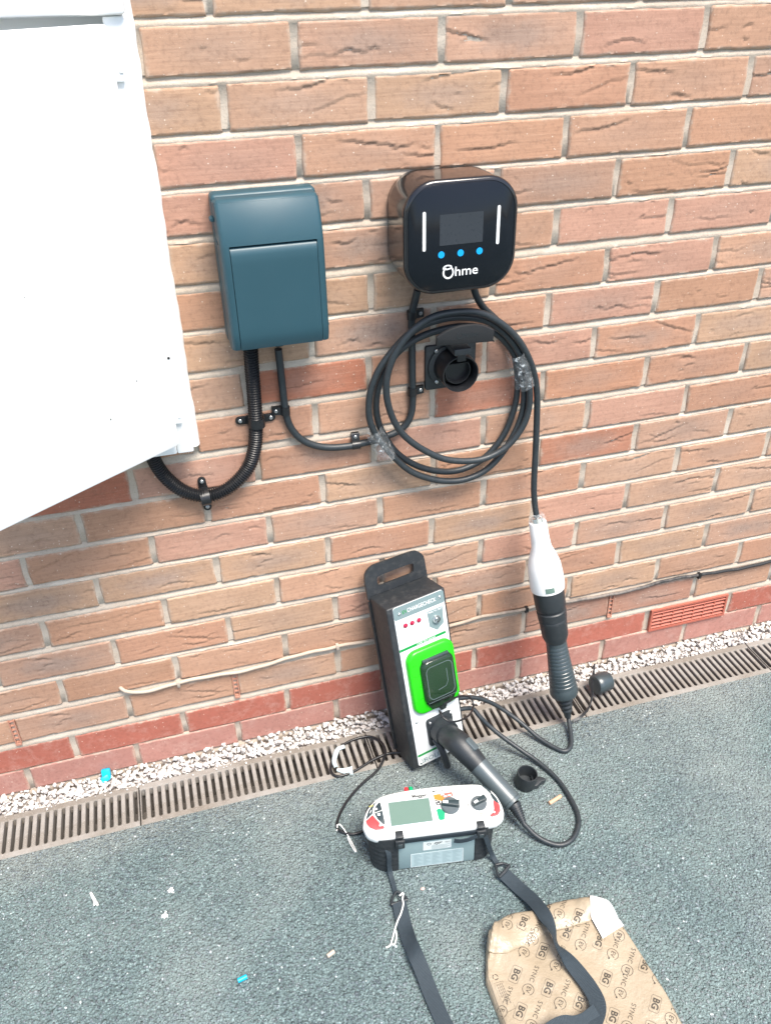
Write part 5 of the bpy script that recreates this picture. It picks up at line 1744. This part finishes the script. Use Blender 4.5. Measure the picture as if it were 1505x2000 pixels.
    stroke(dl, P + [P[0]], FV, 0.0012, 0.0008)
    dl.build('plate_border', M['sticker'], dpl, smooth=0)
    df = MB()
    for k in range(12):
        yy = 0.0425 - k * 0.0029
        for xa, xb in ((0.030, 0.047), (0.049, 0.063), (0.066, 0.083), (0.086, 0.103), (0.106, 0.1215)):
            stroke(df, [(xa, yy), (xb - 0.003 * ((k * 7 + int(xa * 1000)) % 4), yy)], FV, 0.0007, 0.0008)
    df.build('plate_small_print', M['faint_print2'], dpl, smooth=0)
    # carrying band under the fascia, its buckles
    bd = MB()
    bd.obox(FV, (-0.002, 0.0870, 0.0006), (0.152, 0.0975, 0.0042), 0.001)
    bd.build('carry_band', M['webbing'], t)
    for a_ in (0.0030, 0.1590):
        bk = MB()
        bk.obox(FV, (a_ - 0.009, 0.0790, 0.0040), (a_ + 0.009, 0.1010, 0.0095), 0.0018)
        bk.obox(FF, (a_ - 0.0075, -0.006, -0.002), (a_ + 0.0075, 0.009, 0.0048), 0.0015)
        bko = bk.build('buckle', M['black_plastic'], t)
        bi = MB()
        bi.obox(FV, (a_ - 0.0045, 0.0850, 0.0096), (a_ + 0.0045, 0.0940, 0.0112), 0.0008)
        bi.build('buckle_bar', M['grip'], bko)
    tl = cr([loc(FV, 0.150, 0.0920, 0.010), loc(FV, 0.135, 0.0865, 0.012), loc(FV, 0.118, 0.0830, 0.011), loc(FV, 0.106, 0.0840, 0.009)], 5)
    ribbon('strap_tail', M['webbing'], t, tl, [0.010] * len(tl), [FV[3]] * len(tl), 0.002, 4)
    # red and green terminals on the far side
    for x, mt in ((0.0310, M['red_plug']), (0.0400, M['green_plug'])):
        pg = MB()
        base = loc(FF, x, 0.0945, -0.006)
        pg.lathe([(0, 0.0045), (0.008, 0.0045), (0.010, 0.0035)], base, MN + Vector((0, 0, 0.15)), 14)
        pg.build('terminal', mt, t)
M['plate_blue'] = plain('engraved_plate', (0.36, 0.47, 0.49), 0.4, var=0.03, bs=0.0)
M['faint_print2'] = plain('grey_small_print', (0.25, 0.34, 0.36), 0.5, bs=0.0)
megger()

# thin test lead: from the tester's foot across the drain, looping back to the meter
TLEAD = [(0.1934,-0.1571,0.13),(0.1831,-0.1606,0.12),(0.1655,-0.1578,0.085),(0.1485,-0.1585,0.055),(0.1337,-0.1609,0.034),(0.1225,-0.1534,0.022),(0.1017,-0.1375,0.01),(0.0787,-0.1283,0.0042),(0.0427,-0.1351,0.0036),(-0.0039,-0.1526,0.0034),(-0.0372,-0.157,0.0034),(-0.0506,-0.1476,0.0034),(-0.0509,-0.1275,0.0034),(-0.035,-0.0955,0.0034),(-0.0093,-0.0736,0.0036),(0.0231,-0.0644,0.0036),(0.0547,-0.0682,0.004),(0.0728,-0.0922,0.007),(0.0756,-0.1218,0.009),(0.0643,-0.1459,0.008),(0.0417,-0.1688,0.0045),(0.0023,-0.192,0.0034),(-0.0335,-0.221,0.0034),(-0.0586,-0.2501,0.0034),(-0.0721,-0.2752,0.0034),(-0.0695,-0.2934,0.0034),(-0.0494,-0.3069,0.0034),(-0.0244,-0.3073,0.0034),(0.0083,-0.3019,0.006)]
def test_lead():
    t = thing('test_lead', (0.0, -0.25, 0), 'thin black test lead looped over the drain and back to the meter', 'test lead')
    m = MB()
    m.tube(even(cr(TLEAD, 8), 0.004), 0.0030, 10)
    m.build('cable', M['pvc'], t, smooth=60)
    g = MB()
    # split identification sleeve wrapped along the far bend
    P = even(cr([(-0.0085,-0.0806,0.006),(-0.024,-0.0839,0.006),(-0.0337,-0.0989,0.006),(-0.0406,-0.1165,0.006),(-0.0398,-0.1342,0.006)], 6), 0.004)
    sl = ribbon('sleeve_tag', M['tag'], t, P, [0.011 - 0.004 * abs(i / len(P) - 0.4) for i in range(len(P))], [Vector((0.05, -0.2, 1))] * len(P), 0.0012, 5, 0.0035)
    P = even(cr([(-0.0394,-0.1383,0.004),(-0.0297,-0.1451,0.005),(-0.019,-0.1502,0.006),(-0.0076,-0.1528,0.007)], 6), 0.004)
    ribbon('sleeve_tag', M['tag'], t, P, [0.006 + 0.014 * i / len(P) for i in range(len(P))], [Vector((-0.1, -0.5, 1))] * len(P), 0.0012, 5, 0.002)
test_lead()

def tie(name, label, pts, r, mat='white_scrap', cat='cable tie'):
    m = MB()
    m.tube(cr([Vector(p) for p in pts], 5), r, 8)
    o = m.build(name, M[mat], None, smooth=60)
    return obj_prop(o, label, cat)
tie('cable_tie', 'white cable tie knotted round the thin test lead left of the meter',
    [(-0.0771,-0.2899,0.003),(-0.0735,-0.2868,0.004),(-0.0734,-0.2816,0.008),(-0.0678,-0.2816,0.009),(-0.0635,-0.2897,0.008),(-0.0599,-0.3,0.006),(-0.0568,-0.3093,0.003),(-0.0534,-0.3258,0.002),(-0.0503,-0.3459,0.002),(-0.0529,-0.3454,0.002),(-0.0567,-0.328,0.002),(-0.0589,-0.3103,0.002)], 0.0013)

# ------------------------------------------------------------------ printed cardboard with rolled top edge
def gpx(L):
    return [Vector(p) for p in L]
CT = gpx([(0.1304,-0.5912,0.02),(0.1498,-0.5734,0.02),(0.1821,-0.5664,0.02),(0.2259,-0.5683,0.02),(0.2566,-0.5668,0.02),(0.2928,-0.5672,0.02),(0.3358,-0.5791,0.02),(0.3648,-0.5967,0.02)])
CLft = gpx([(0.1304,-0.5912,0.02),(0.1163,-0.6191,0.02),(0.0971,-0.6655,0.02),(0.097,-0.6819,0.02),(0.0964,-0.7032,0.02),(0.0966,-0.7222,0.02),(0.0959,-0.7442,0.02),(0.0957,-0.7752,0.02),(0.0944,-0.8183,0.02)])
CRgt = gpx([(0.3648,-0.5967,0.02),(0.3671,-0.6175,0.02),(0.3727,-0.6508,0.02),(0.3754,-0.685,0.02),(0.378,-0.7181,0.02),(0.3816,-0.7829,0.02),(0.3805,-0.8202,0.02),(0.3791,-0.8606,0.02),(0.3775,-0.9034,0.02)])
def along(P, n):
    return even(P, sum((b - a).length for a, b in zip(P, P[1:])) / n)[:n + 1]
NS, NT_ = 56, 64
_T = along(CT, NS); _L = along(CLft, NT_); _R = along(CRgt, NT_)
def card_xy(s, u):
    """s across 0..1, u down the sheet 0..1 (Coons patch between the traced edges)"""
    def at(P, q):
        q = min(max(q, 0), 1) * (len(P) - 1)
        i = min(int(q), len(P) - 2)
        return P[i].lerp(P[i + 1], q - i)
    Bm = _L[-1].lerp(_R[-1], s)
    c = at(_T, s) * (1 - u) + Bm * u + at(_L, u) * (1 - s) + at(_R, u) * s
    b = (_T[0] * (1 - s) + _T[-1] * s) * (1 - u) + (_L[-1] * (1 - s) + _R[-1] * s) * u
    return c - b
def card_z(x, y, s, u):
    e = min(s, 1 - s)
    z = 0.0205
    z += 0.0034 * math.sin(9 * s + 3 * u) * math.sin(7 * u + 1) + 0.0016 * math.sin(23 * s - 6 * u + 1.3) * math.sin(15 * u) + 0.0012 * math.sin(31 * x * 3 + 40 * y)
    # creases across the sheet
    for a, bb, c, h in ((0.8, 0.6, 0.62, 0.0012), (-0.5, 0.85, 0.30, 0.0010), (0.95, 0.3, 0.80, 0.0012), (0.2, 1.0, 0.62, 0.0008)):
        q = a * s + bb * u - c
        z -= h * math.exp(-(q / 0.012) ** 2)
    r = 0.035
    if e < r:
        z -= 0.0125 * (1 - e / r) ** 2
    if u < 0.05:
        z -= 0.0105 * (1 - u / 0.05) ** 2
    # crushed left corner
    if s < 0.28 and u < 0.34:
        k = (1 - s / 0.28) * (1 - u / 0.34)
        z += 0.0042 * k * math.sin(70 * s + 26 * u)
    return z
FLAP = [(0.0, 0.16), (0.10, 0.24), (0.18, 0.272), (0.24, 0.262), (0.36, 0.240), (0.47, 0.212), (0.52, 0.190), (0.60, 0.198), (0.70, 0.195), (0.76, 0.178), (0.80, 0.150), (0.90, 0.125), (1.0, 0.12)]

def card():
    t = thing('cardboard_packaging', (0.25, -0.70, 0), 'torn brown printed cardboard lying on the tarmac at the bottom right', 'cardboard')
    def sheet(name, s0, s1, u0f, u1f, dz, ns=56, nt=64, mat='card', skirt=True, roll=0.0, edge=0.0):
        top = []
        for j in range(nt + 1):
            for i in range(ns + 1):
                s = s0 + (s1 - s0) * i / ns
                ua, ub = u0f(s), u1f(s)
                u = ua + (ub - ua) * j / nt
                p = card_xy(s, u)
                q = j / nt
                zz = card_z(p.x, p.y, s, u) + dz
                if roll:
                    zz += roll * (math.sin(math.pi * min(1, q * 1.06)) ** 0.7 if q < 0.94 else 0.0) * (0.75 + 0.25 * math.sin(17 * s))
                top.append((p.x, p.y, zz))
        W2 = ns + 1
        f = [(j * W2 + i, (j + 1) * W2 + i, (j + 1) * W2 + i + 1, j * W2 + i + 1) for j in range(nt) for i in range(ns)]
        v = list(top)
        ring = [i for i in range(W2)] + [j * W2 + ns for j in range(1, nt + 1)] + [nt * W2 + i for i in range(ns - 1, -1, -1)] + [j * W2 for j in range(nt - 1, 0, -1)]
        k0 = len(v)
        for i in ring:
            x, y, z = top[i]
            v.append((x, y, 0.0012 if skirt else z - edge))
        n = len(ring)
        for i in range(n):
            j = (i + 1) % n
            f.append((ring[i], ring[j], k0 + j, k0 + i))
        f.append(tuple(k0 + i for i in range(n)))
        m = MB()
        m.add(v, f)
        return m.build(name, M[mat], t, smooth=45)
    base = sheet('lower_sheet', 0, 1, lambda s: 0.0, lambda s: 1.0, 0.0)
    fl = lambda s: float(np.interp(s, [a for a, b in FLAP], [b for a, b in FLAP]))
    sheet('rolled_flap', 0.015, 0.985, lambda s: 0.012, fl, 0.0042, 60, 18, 'card', False, 0.0105, 0.0012)
    # the torn front panel on the left: its free edge runs down to the right
    def tear(u):
        return float(np.interp(u, [0.14, 0.21, 0.30, 0.41, 0.54, 0.665, 0.72, 0.745, 1.0], [0.455, 0.47, 0.495, 0.512, 0.53, 0.553, 0.46, 0.40, 0.10]))
    m = MB()
    v, f = [], []
    ns, nt = 26, 46
    for j in range(nt + 1):
        u = 0.13 + (0.95 - 0.13) * j / nt
        for i in range(ns + 1):
            s = 0.02 + (tear(u) - 0.02) * i / ns
            p = card_xy(s, u)
            lift = 0.0065 * (i / ns) ** 3
            v.append((p.x, p.y, card_z(p.x, p.y, s, u) + 0.0012 + lift))
    W2 = ns + 1
    f = [(j * W2 + i, (j + 1) * W2 + i, (j + 1) * W2 + i + 1, j * W2 + i + 1) for j in range(nt) for i in range(ns)]
    nv = len(v)
    v += [(x, y, z - 0.0011) for x, y, z in v]
    f += [tuple(q + nv for q in reversed(face)) for face in f]
    for j in range(nt):
        a, b = j * W2 + ns, (j + 1) * W2 + ns
        f.append((a, b, b + nv, a + nv))
    m.add(v, f)
    m.build('torn_panel', M['card'], t, smooth=45)
    # white label wrapped over the top right corner
    m = MB()
    v, f = [], []
    n1, n2 = 14, 14
    for j in range(n2 + 1):
        uj = j / n2
        for i in range(n1 + 1):
            sl_ = 0.865 - 0.078 * min(1, j / n2 * 2)
            s = sl_ + (1.0 - sl_) * i / n1
            u = uj * (0.29 - 0.11 * (s - sl_) / (1 - sl_))
            s = min(s, 0.999)
            p = card_xy(s, u)
            zz = card_z(p.x, p.y, s, u) + 0.0058
            if u < fl(s):
                zz += 0.0105 * (math.sin(math.pi * min(1, (u + 0.001) / fl(s))) ** 0.7)
            v.append((p.x, p.y, zz))
    W2 = n1 + 1
    f = [(j * W2 + i, (j + 1) * W2 + i, (j + 1) * W2 + i + 1, j * W2 + i + 1) for j in range(n2) for i in range(n1)]
    nv = len(v)
    v += [(x, y, z - 0.0008) for x, y, z in v]
    f += [tuple(q + nv for q in reversed(face)) for face in f]
    m.add(v, f)
    m.build('white_label', M['paper'], t, smooth=45)

    # ---- printing: boxed BG, SYNC and the EV ring, laid on the sheet they belong to
    import mathutils.bvhtree as bvt
    dg = bpy.context.evaluated_depsgraph_get()
    parts = [o for o in t.children if o.name.split('.')[0] in ('lower_sheet', 'rolled_flap', 'torn_panel', 'white_label')]
    trees = []
    off = world_loc(t)
    for o in parts:
        vv = [Vector(q.co) + off for q in o.data.vertices]
        trees.append((o.name, bvt.BVHTree.FromPolygons(vv, [tuple(p.vertices) for p in o.data.polygons])))
    def drop(x, y):
        best = None
        for nm, tr in trees:
            h = tr.ray_cast(Vector((x, y, 0.2)), Vector((0, 0, -1)))
            if h[0] is not None and (best is None or h[0].z > best[0]):
                best = (h[0].z, nm)
        return best
    def lay(mb, V, F):
        keep = {}
        for face in F:
            hs = [drop(V[i][0], V[i][1]) for i in face]
            if any(h is None for h in hs) or any('white_label' in h[1] for h in hs):
                continue
            zs = [h[0] for h in hs]
            if max(zs) - min(zs) > 0.006:
                continue
            mb.add([(V[i][0], V[i][1], h[0] + 0.0006) for i, h in zip(face, hs)], [tuple(range(len(face)))])
    d = Vector((0.1577, -0.7049, 0.02)) - Vector((0.1867, -0.6792, 0.02))
    d = Vector((d.x, d.y, 0)).normalized()
    d = (Matrix.Rotation(math.radians(4), 3, 'Z') @ d)
    nrm = Vector((-d.y, d.x, 0))
    def place(V, P, sc=1.0):
        return [(P.x + d.x * a * sc + nrm.x * b * sc, P.y + d.y * a * sc + nrm.y * b * sc) for a, b in V]
    def ring_strip(poly, w, closed=True):
        """thin outline of a polygon as quads"""
        V, F = [], []
        n = len(poly)
        cx = sum(p[0] for p in poly) / n; cy = sum(p[1] for p in poly) / n
        m = n if closed else n - 1
        for i in range(n):
            x, y = poly[i]
            L = math.hypot(x - cx, y - cy)
            k = (L - w) / L
            V += [(x, y), (cx + (x - cx) * k, cy + (y - cy) * k)]
        for i in range(m):
            j = (i + 1) % n
            F.append((2 * i, 2 * j, 2 * j + 1, 2 * i + 1))
        return V, F
    def fitted(body, width, **kw):
        V, F = text_mesh(body, 0.015, **kw)
        xs = [p[0] for p in V]
        k = width / (max(xs) - min(xs))
        return [(a * k, b_ * k) for a, b_ in V], F
    bold = fitted('BG', 0.0185, bold=0.025)
    sync = fitted('SYNC', 0.0290, bold=-0.004, space=1.12)
    evt = fitted('EV', 0.0108)
    box = ring_strip(rrect(0.0290, 0.0168, 0.0035, 4), 0.0008)
    ringp = ring_strip([(0.0099 * math.cos(a), 0.0099 * math.sin(a)) for a in np.linspace(0.55, 6.0, 34)], 0.0008, False)
    arrow = ([(0.0, 0.0), (0.0036, 0.001), (0.001, 0.0036)], [(0, 1, 2)])
    dark, pale = MB(), MB()
    rc = np.random.default_rng(3)
    BGs = [(0.1964, -0.5961, 0.03), (0.2953, -0.6143, 0.03), (0.2088, -0.6517, 0.02), (0.1478, -0.6744, 0.02), (0.1899, -0.7139, 0.02), (0.1305, -0.7337, 0.02), (0.23, -0.7499, 0.02), (0.2662, -0.6302, 0.02), (0.3124, -0.6631, 0.02), (0.2944, -0.7231, 0.02), (0.3677, -0.7232, 0.02), (0.3493, -0.7872, 0.02), (0.2735, -0.7843, 0.02), (0.3204, -0.8192, 0.02), (0.2538, -0.5773, 0.03)]
    EVs = [(0.1667, -0.5921, 0.03), (0.2014, -0.6269, 0.03), (0.265, -0.6005, 0.03), (0.1775, -0.6434, 0.02), (0.2187, -0.6829, 0.02), (0.1579, -0.7045, 0.02), (0.198, -0.7427, 0.02), (0.1018, -0.7225, 0.02), (0.2793, -0.6581, 0.02), (0.3248, -0.6903, 0.02), (0.3351, -0.722, 0.02), (0.305, -0.7526, 0.02), (0.376, -0.7526, 0.02), (0.3611, -0.8156, 0.02), (0.1389, -0.7596, 0.02), (0.2874, -0.8056, 0.02), (0.352, -0.6636, 0.02)]
    for k, P in enumerate(BGs):
        P = Vector(P)
        mb = dark if k < 3 or k in (7, 14) else dark
        lay(mb, place(bold[0], P), bold[1])
        bx_ = MB()
        lay(bx_, place(box[0], P), box[1])
        if bx_.f:
            bx_.build('printed_box', M['card_print_soft' if k > 2 else 'card_print'], t, smooth=0)
    for k, P in enumerate(EVs):
        P = Vector(P)
        lay(dark, place(evt[0], P), evt[1])
        lay(dark, place(ringp[0], P), ringp[1])
        lay(dark, place([(a + 0.0088, b - 0.0054) for a, b in arrow[0]], P), arrow[1])
        lay(dark, place(sync[0], P - d * 0.0285), sync[1])
    # small print: recycling mark and boxed address lines near the left edge
    P = Vector((0.1137, -0.6679, 0.02))
    for q in range(3):
        a0 = q * 2.094
        V = [(0.0045 * math.cos(a0 + a), 0.0045 * math.sin(a0 + a)) for a in np.linspace(0.2, 1.75, 7)]
        v2, f2 = ring_strip([(a * 1.25, b * 1.25) for a, b in V], 0.0014, False)
        cx = [(V[i][0], V[i][1]) for i in range(7)]
        vv = []
        for (a, b) in cx:
            vv += [(a * 1.15, b * 1.15), (a * 0.85, b * 0.85)]
        lay(dark, place(vv, P), [(2 * i, 2 * i + 2, 2 * i + 3, 2 * i + 1) for i in range(6)])
    P = Vector((0.1163, -0.7022, 0.02))
    dd = Vector((0.1184, -0.7225, 0.02)) - Vector((0.1166, -0.682, 0.02))
    dsave, nsave = d, nrm
    d = dd.normalized(); nrm = Vector((-d.y, d.x, 0))
    bx = ring_strip(rrect(0.050, 0.0165, 0.0008, 2), 0.0007)
    lay(pale, place(bx[0], P), bx[1])
    for r_, ln in ((0.0045, 0.036), (0.0015, 0.030), (-0.0015, 0.034), (-0.0045, 0.022)):
        for q in range(9):
            a0 = -0.022 + q * 0.0047
            if a0 > -0.022 + ln:
                break
            lay(pale, place([(a0, r_ - 0.0006), (a0 + 0.0036, r_ - 0.0006), (a0 + 0.0036, r_ + 0.0006), (a0, r_ + 0.0006)], P), [(0, 1, 2, 3)])
    dark.build('printed_marks', M['card_print'], t, smooth=0)
    pale.build('small_print', M['card_print_soft'], t, smooth=0)
M['paper'] = plain('white_paper_label', (0.82, 0.83, 0.82), 0.45, var=0.02, bs=0.08, bscale=100)
card()

# ------------------------------------------------------------------ shoulder strap of the meter
def shoulder_strap():
    t = thing('shoulder_strap', (0.05, -0.6, 0), 'black webbing shoulder strap trailing from both ends of the test meter', 'strap')
    up = Vector((0, 0, 1))
    # left run
    a = [(-0.0056,-0.3994,0.085),(-0.0009,-0.4138,0.06),(-0.0011,-0.4148,0.03),(-0.0005,-0.4198,0.01),(-0.0009,-0.4414,0.006),(-0.0021,-0.4602,0.007)]
    P = even(cr(a, 6), 0.006)
    ribbon('side_strap', M['webbing'], t, P, [0.0095] * len(P), [Vector((0.1, -0.75, 0.6))] * len(P), 0.0018, 4)
    a = [(-0.0019,-0.4817,0.012),(-0.0034,-0.4995,0.01),(-0.0053,-0.5287,0.008),(-0.0067,-0.5601,0.016),(-0.0055,-0.59,0.022),(-0.0016,-0.6164,0.014),(0.0009,-0.6488,0.008),(0.0041,-0.6811,0.006),(0.0073,-0.7089,0.005),(0.0109,-0.744,0.005),(0.0143,-0.7742,0.005)]
    P = even(cr(a, 8), 0.006)
    n = len(P)
    ups = []
    for i in range(n):
        q = i / n
        tw = 0.55 * math.exp(-((q - 0.30) / 0.10) ** 2)
        tg = (P[min(i + 1, n - 1)] - P[max(i - 1, 0)]).normalized()
        sd = tg.cross(up).normalized()
        ups.append(up * math.cos(tw) + sd * math.sin(tw))
    ribbon('webbing', M['webbing'], t, P, [0.0265] * n, ups, 0.0018, 8)
    # right run
    a = [(0.1814,-0.4466,0.085),(0.1905,-0.4456,0.05),(0.1989,-0.4435,0.02),(0.2036,-0.4506,0.009),(0.2062,-0.4643,0.008)]
    P = even(cr(a, 6), 0.006)
    ribbon('side_strap', M['webbing'], t, P, [0.0095] * len(P), [Vector((0.1, -0.75, 0.6))] * len(P), 0.0018, 4)
    a = [(0.2064,-0.4826,0.012),(0.2151,-0.4976,0.008),(0.2255,-0.5219,0.008),(0.235,-0.5544,0.018),(0.2369,-0.5901,0.034),(0.2351,-0.6194,0.041),(0.2315,-0.6445,0.046),(0.2314,-0.6664,0.048),(0.2393,-0.686,0.04),(0.2479,-0.7108,0.036),(0.2537,-0.7364,0.036),(0.254,-0.7608,0.038),(0.2466,-0.7766,0.04),(0.2311,-0.792,0.044),(0.2198,-0.8048,0.044)]
    P = even(cr(a, 8), 0.006)
    n = len(P)
    ups = []
    for i in range(n):
        q = i / n
        tw = 1.15 * math.exp(-((q - 0.50) / 0.09) ** 2)
        tg = (P[min(i + 1, n - 1)] - P[max(i - 1, 0)]).normalized()
        sd = tg.cross(up).normalized()
        ups.append(up * math.cos(tw) - sd * math.sin(tw))
    ribbon('webbing', M['webbing'], t, P, [0.0275] * n, ups, 0.0018, 8)
    # the strap's folded-back turn at the foot of the photo
    a = [(0.2447,-0.7809,0.044),(0.2185,-0.7897,0.046),(0.1978,-0.791,0.05),(0.1821,-0.7862,0.052),(0.1641,-0.787,0.05),(0.141,-0.7927,0.046),(0.1116,-0.8064,0.044)]
    P = even(cr(a, 8), 0.006)
    n = len(P)
    ribbon('webbing', M['webbing'], t, P, [0.0275] * n, [Vector((0.1, -0.45, 0.9))] * n, 0.0018, 8)
    # triangular loops
    for pts in ([(-0.0004,-0.4591,0.01),(0.0093,-0.4668,0.01),(0.015,-0.4809,0.01),(-0.0013,-0.4817,0.01),(-0.0172,-0.4818,0.01),(-0.0107,-0.4687,0.01)],
                [(0.199,-0.4623,0.012),(0.2137,-0.4629,0.012),(0.2246,-0.4717,0.012),(0.2109,-0.4821,0.012),(0.1955,-0.4895,0.012),(0.1959,-0.4775,0.012)]):
        k = MB()
        P = [Vector(p) for p in pts]
        for i in range(len(P)):
            k.tube([P[i - 1], P[i]], 0.0026, 8)
        k.tube([P[2], P[4]], 0.0032, 8)
        k.build('strap_loop', M['black_plastic'], t, smooth=50)
shoulder_strap()

def cord():
    m = MB()
    a = [(0.0018,-0.4716,0.014),(0.0101,-0.4689,0.016),(0.0052,-0.4805,0.016),(0.0031,-0.4913,0.015),(-0.0062,-0.5065,0.014),(-0.0142,-0.5155,0.013),(-0.0229,-0.5255,0.006),(-0.0309,-0.5381,0.003),(-0.0374,-0.5494,0.003),(-0.0326,-0.5525,0.003),(-0.0254,-0.5414,0.003),(-0.0234,-0.5305,0.006)]
    m.tube(even(cr(a, 8), 0.003), 0.0016, 8)
    b = [(-0.0374,-0.5494,0.003),(-0.043,-0.5533,0.003),(-0.0489,-0.5538,0.003)]
    m.tube(cr(b, 5), 0.0016, 8)
    o = m.build('string', M['string'], None, smooth=60)
    obj_prop(o, 'white string knotted to the left buckle of the meter strap', 'string')
cord()

# ------------------------------------------------------------------ small litter
def litter():
    def put(mb, name, mat, label, cat):
        obj_prop(mb.build(name, M[mat], None, smooth=40), label, cat)
    p = Vector((-0.5242, -0.0141, 0.012))
    m = MB()
    m.obox(frame(p + Vector((0, 0.004, 0.004)), (1, -0.1, 0.05), (0, 0.5, 1)), (-0.010, -0.012, -0.006), (0.009, 0.011, 0.006), 0.003)
    m.obox(frame(p + Vector((-0.002, 0.0, 0.000)), (1, 0.3, 0.2), (0, 0.7, 1)), (-0.012, -0.010, -0.004), (0.006, 0.004, 0.007), 0.003)
    put(m, 'plastic_scrap', 'cyan_scrap', 'bright blue plastic scrap lying on the white gravel at the left', 'plastic scrap')
    p = Vector((-0.3066, -0.5364, 0.005)); q = Vector((-0.2974, -0.5345, 0.005))
    d = (q - p).normalized()
    m = MB()
    m.lathe([(0, 0.0040), (0.016, 0.0042), (0.0165, 0.0032), (0.004, 0.0028)], p - d * 0.005, d, 16)
    put(m, 'wire_sleeve', 'cyan_scrap', 'small blue wire sleeve on the tarmac near the bottom edge', 'wire sleeve')
    p = Vector((0.3644, -0.356, 0.004)); q = Vector((0.3949, -0.3464, 0.004))
    m = MB()
    m.lathe([(0, 0.0036), (0.001, 0.0040), ((q - p).length, 0.0040), ((q - p).length + 0.001, 0.0034)], p, q - p, 14)
    put(m, 'cigarette_butt', 'butt', 'orange cigarette butt on the tarmac inside the cable loop', 'cigarette butt')
    p = Vector((-0.1531, -0.5397, 0.004)); q = Vector((-0.1396, -0.5341, 0.004))
    m = MB()
    m.lathe([(0, 0.0038), ((q - p).length, 0.0040)], p, q - p, 12)
    put(m, 'wall_plug', 'dowel', 'pale stub of a wall plug on the tarmac below the meter', 'wall plug')
    a = [(-0.5589,-0.2865,0.003),(-0.5549,-0.2973,0.004),(-0.5512,-0.3072,0.004),(-0.5527,-0.315,0.002)]
    b = [(-0.5523,-0.3047,0.004),(-0.548,-0.311,0.003),(-0.546,-0.317,0.002)]
    m = MB()
    m.tube(cr(a, 4), [0.0022, 0.0024, 0.0026, 0.0028, 0.0030, 0.0030, 0.0030, 0.0030, 0.0028, 0.0026, 0.0024, 0.0022, 0.0020], 8)
    m.tube(cr(b, 4), 0.0020, 8)
    put(m, 'split_peg', 'white_scrap', 'white forked plastic peg on the tarmac at the lower left', 'plastic peg')
    rl = np.random.default_rng(11)
    for (pt, lab) in (((-0.4111, -0.3249, 0.001), 'upper of two chalky white crumbs on the tarmac at the lower left'), ((-0.4258, -0.3728, 0.001), 'lower of two chalky white crumbs on the tarmac at the lower left')):
        m = MB()
        for _ in range(26):
            x = pt[0] + rl.normal(0, 0.0038); y = pt[1] + rl.normal(0, 0.0045)
            bm = bmesh.new()
            bmesh.ops.create_icosphere(bm, subdivisions=1, radius=1)
            s = rl.uniform(0.0007, 0.0030) * math.exp(-((x - pt[0]) ** 2 + (y - pt[1]) ** 2) / 0.00006)
            for v in bm.verts:
                v.co = Vector((x + v.co.x * s * 1.5, y + v.co.y * s, 0.0003 + max(0, v.co.z) * s * 0.55))
            m.frombm(bm)
        o = m.build('plaster_crumb', M['white_scrap'], None, smooth=0)
        obj_prop(o, lab, 'plaster crumb', 'chalky crumbs on the tarmac')
    p = Vector((0.0505, -0.4632, 0.002))
    m = MB()
    bm = bmesh.new()
    bmesh.ops.create_icosphere(bm, subdivisions=2, radius=1)
    for v in bm.verts:
        v.co = Vector((p.x + v.co.x * 0.0045, p.y + v.co.y * 0.003, 0.0022 + v.co.z * 0.0026))
    m.frombm(bm)
    put(m, 'pebble', 'pink', 'small pink pebble on the tarmac below the meter', 'pebble')
litter()

for _o in list(bpy.data.objects):
    if _o.name.startswith('outer_brickwork'):
        _o.color = (0.41, 0.22, 0.14, 0.3)
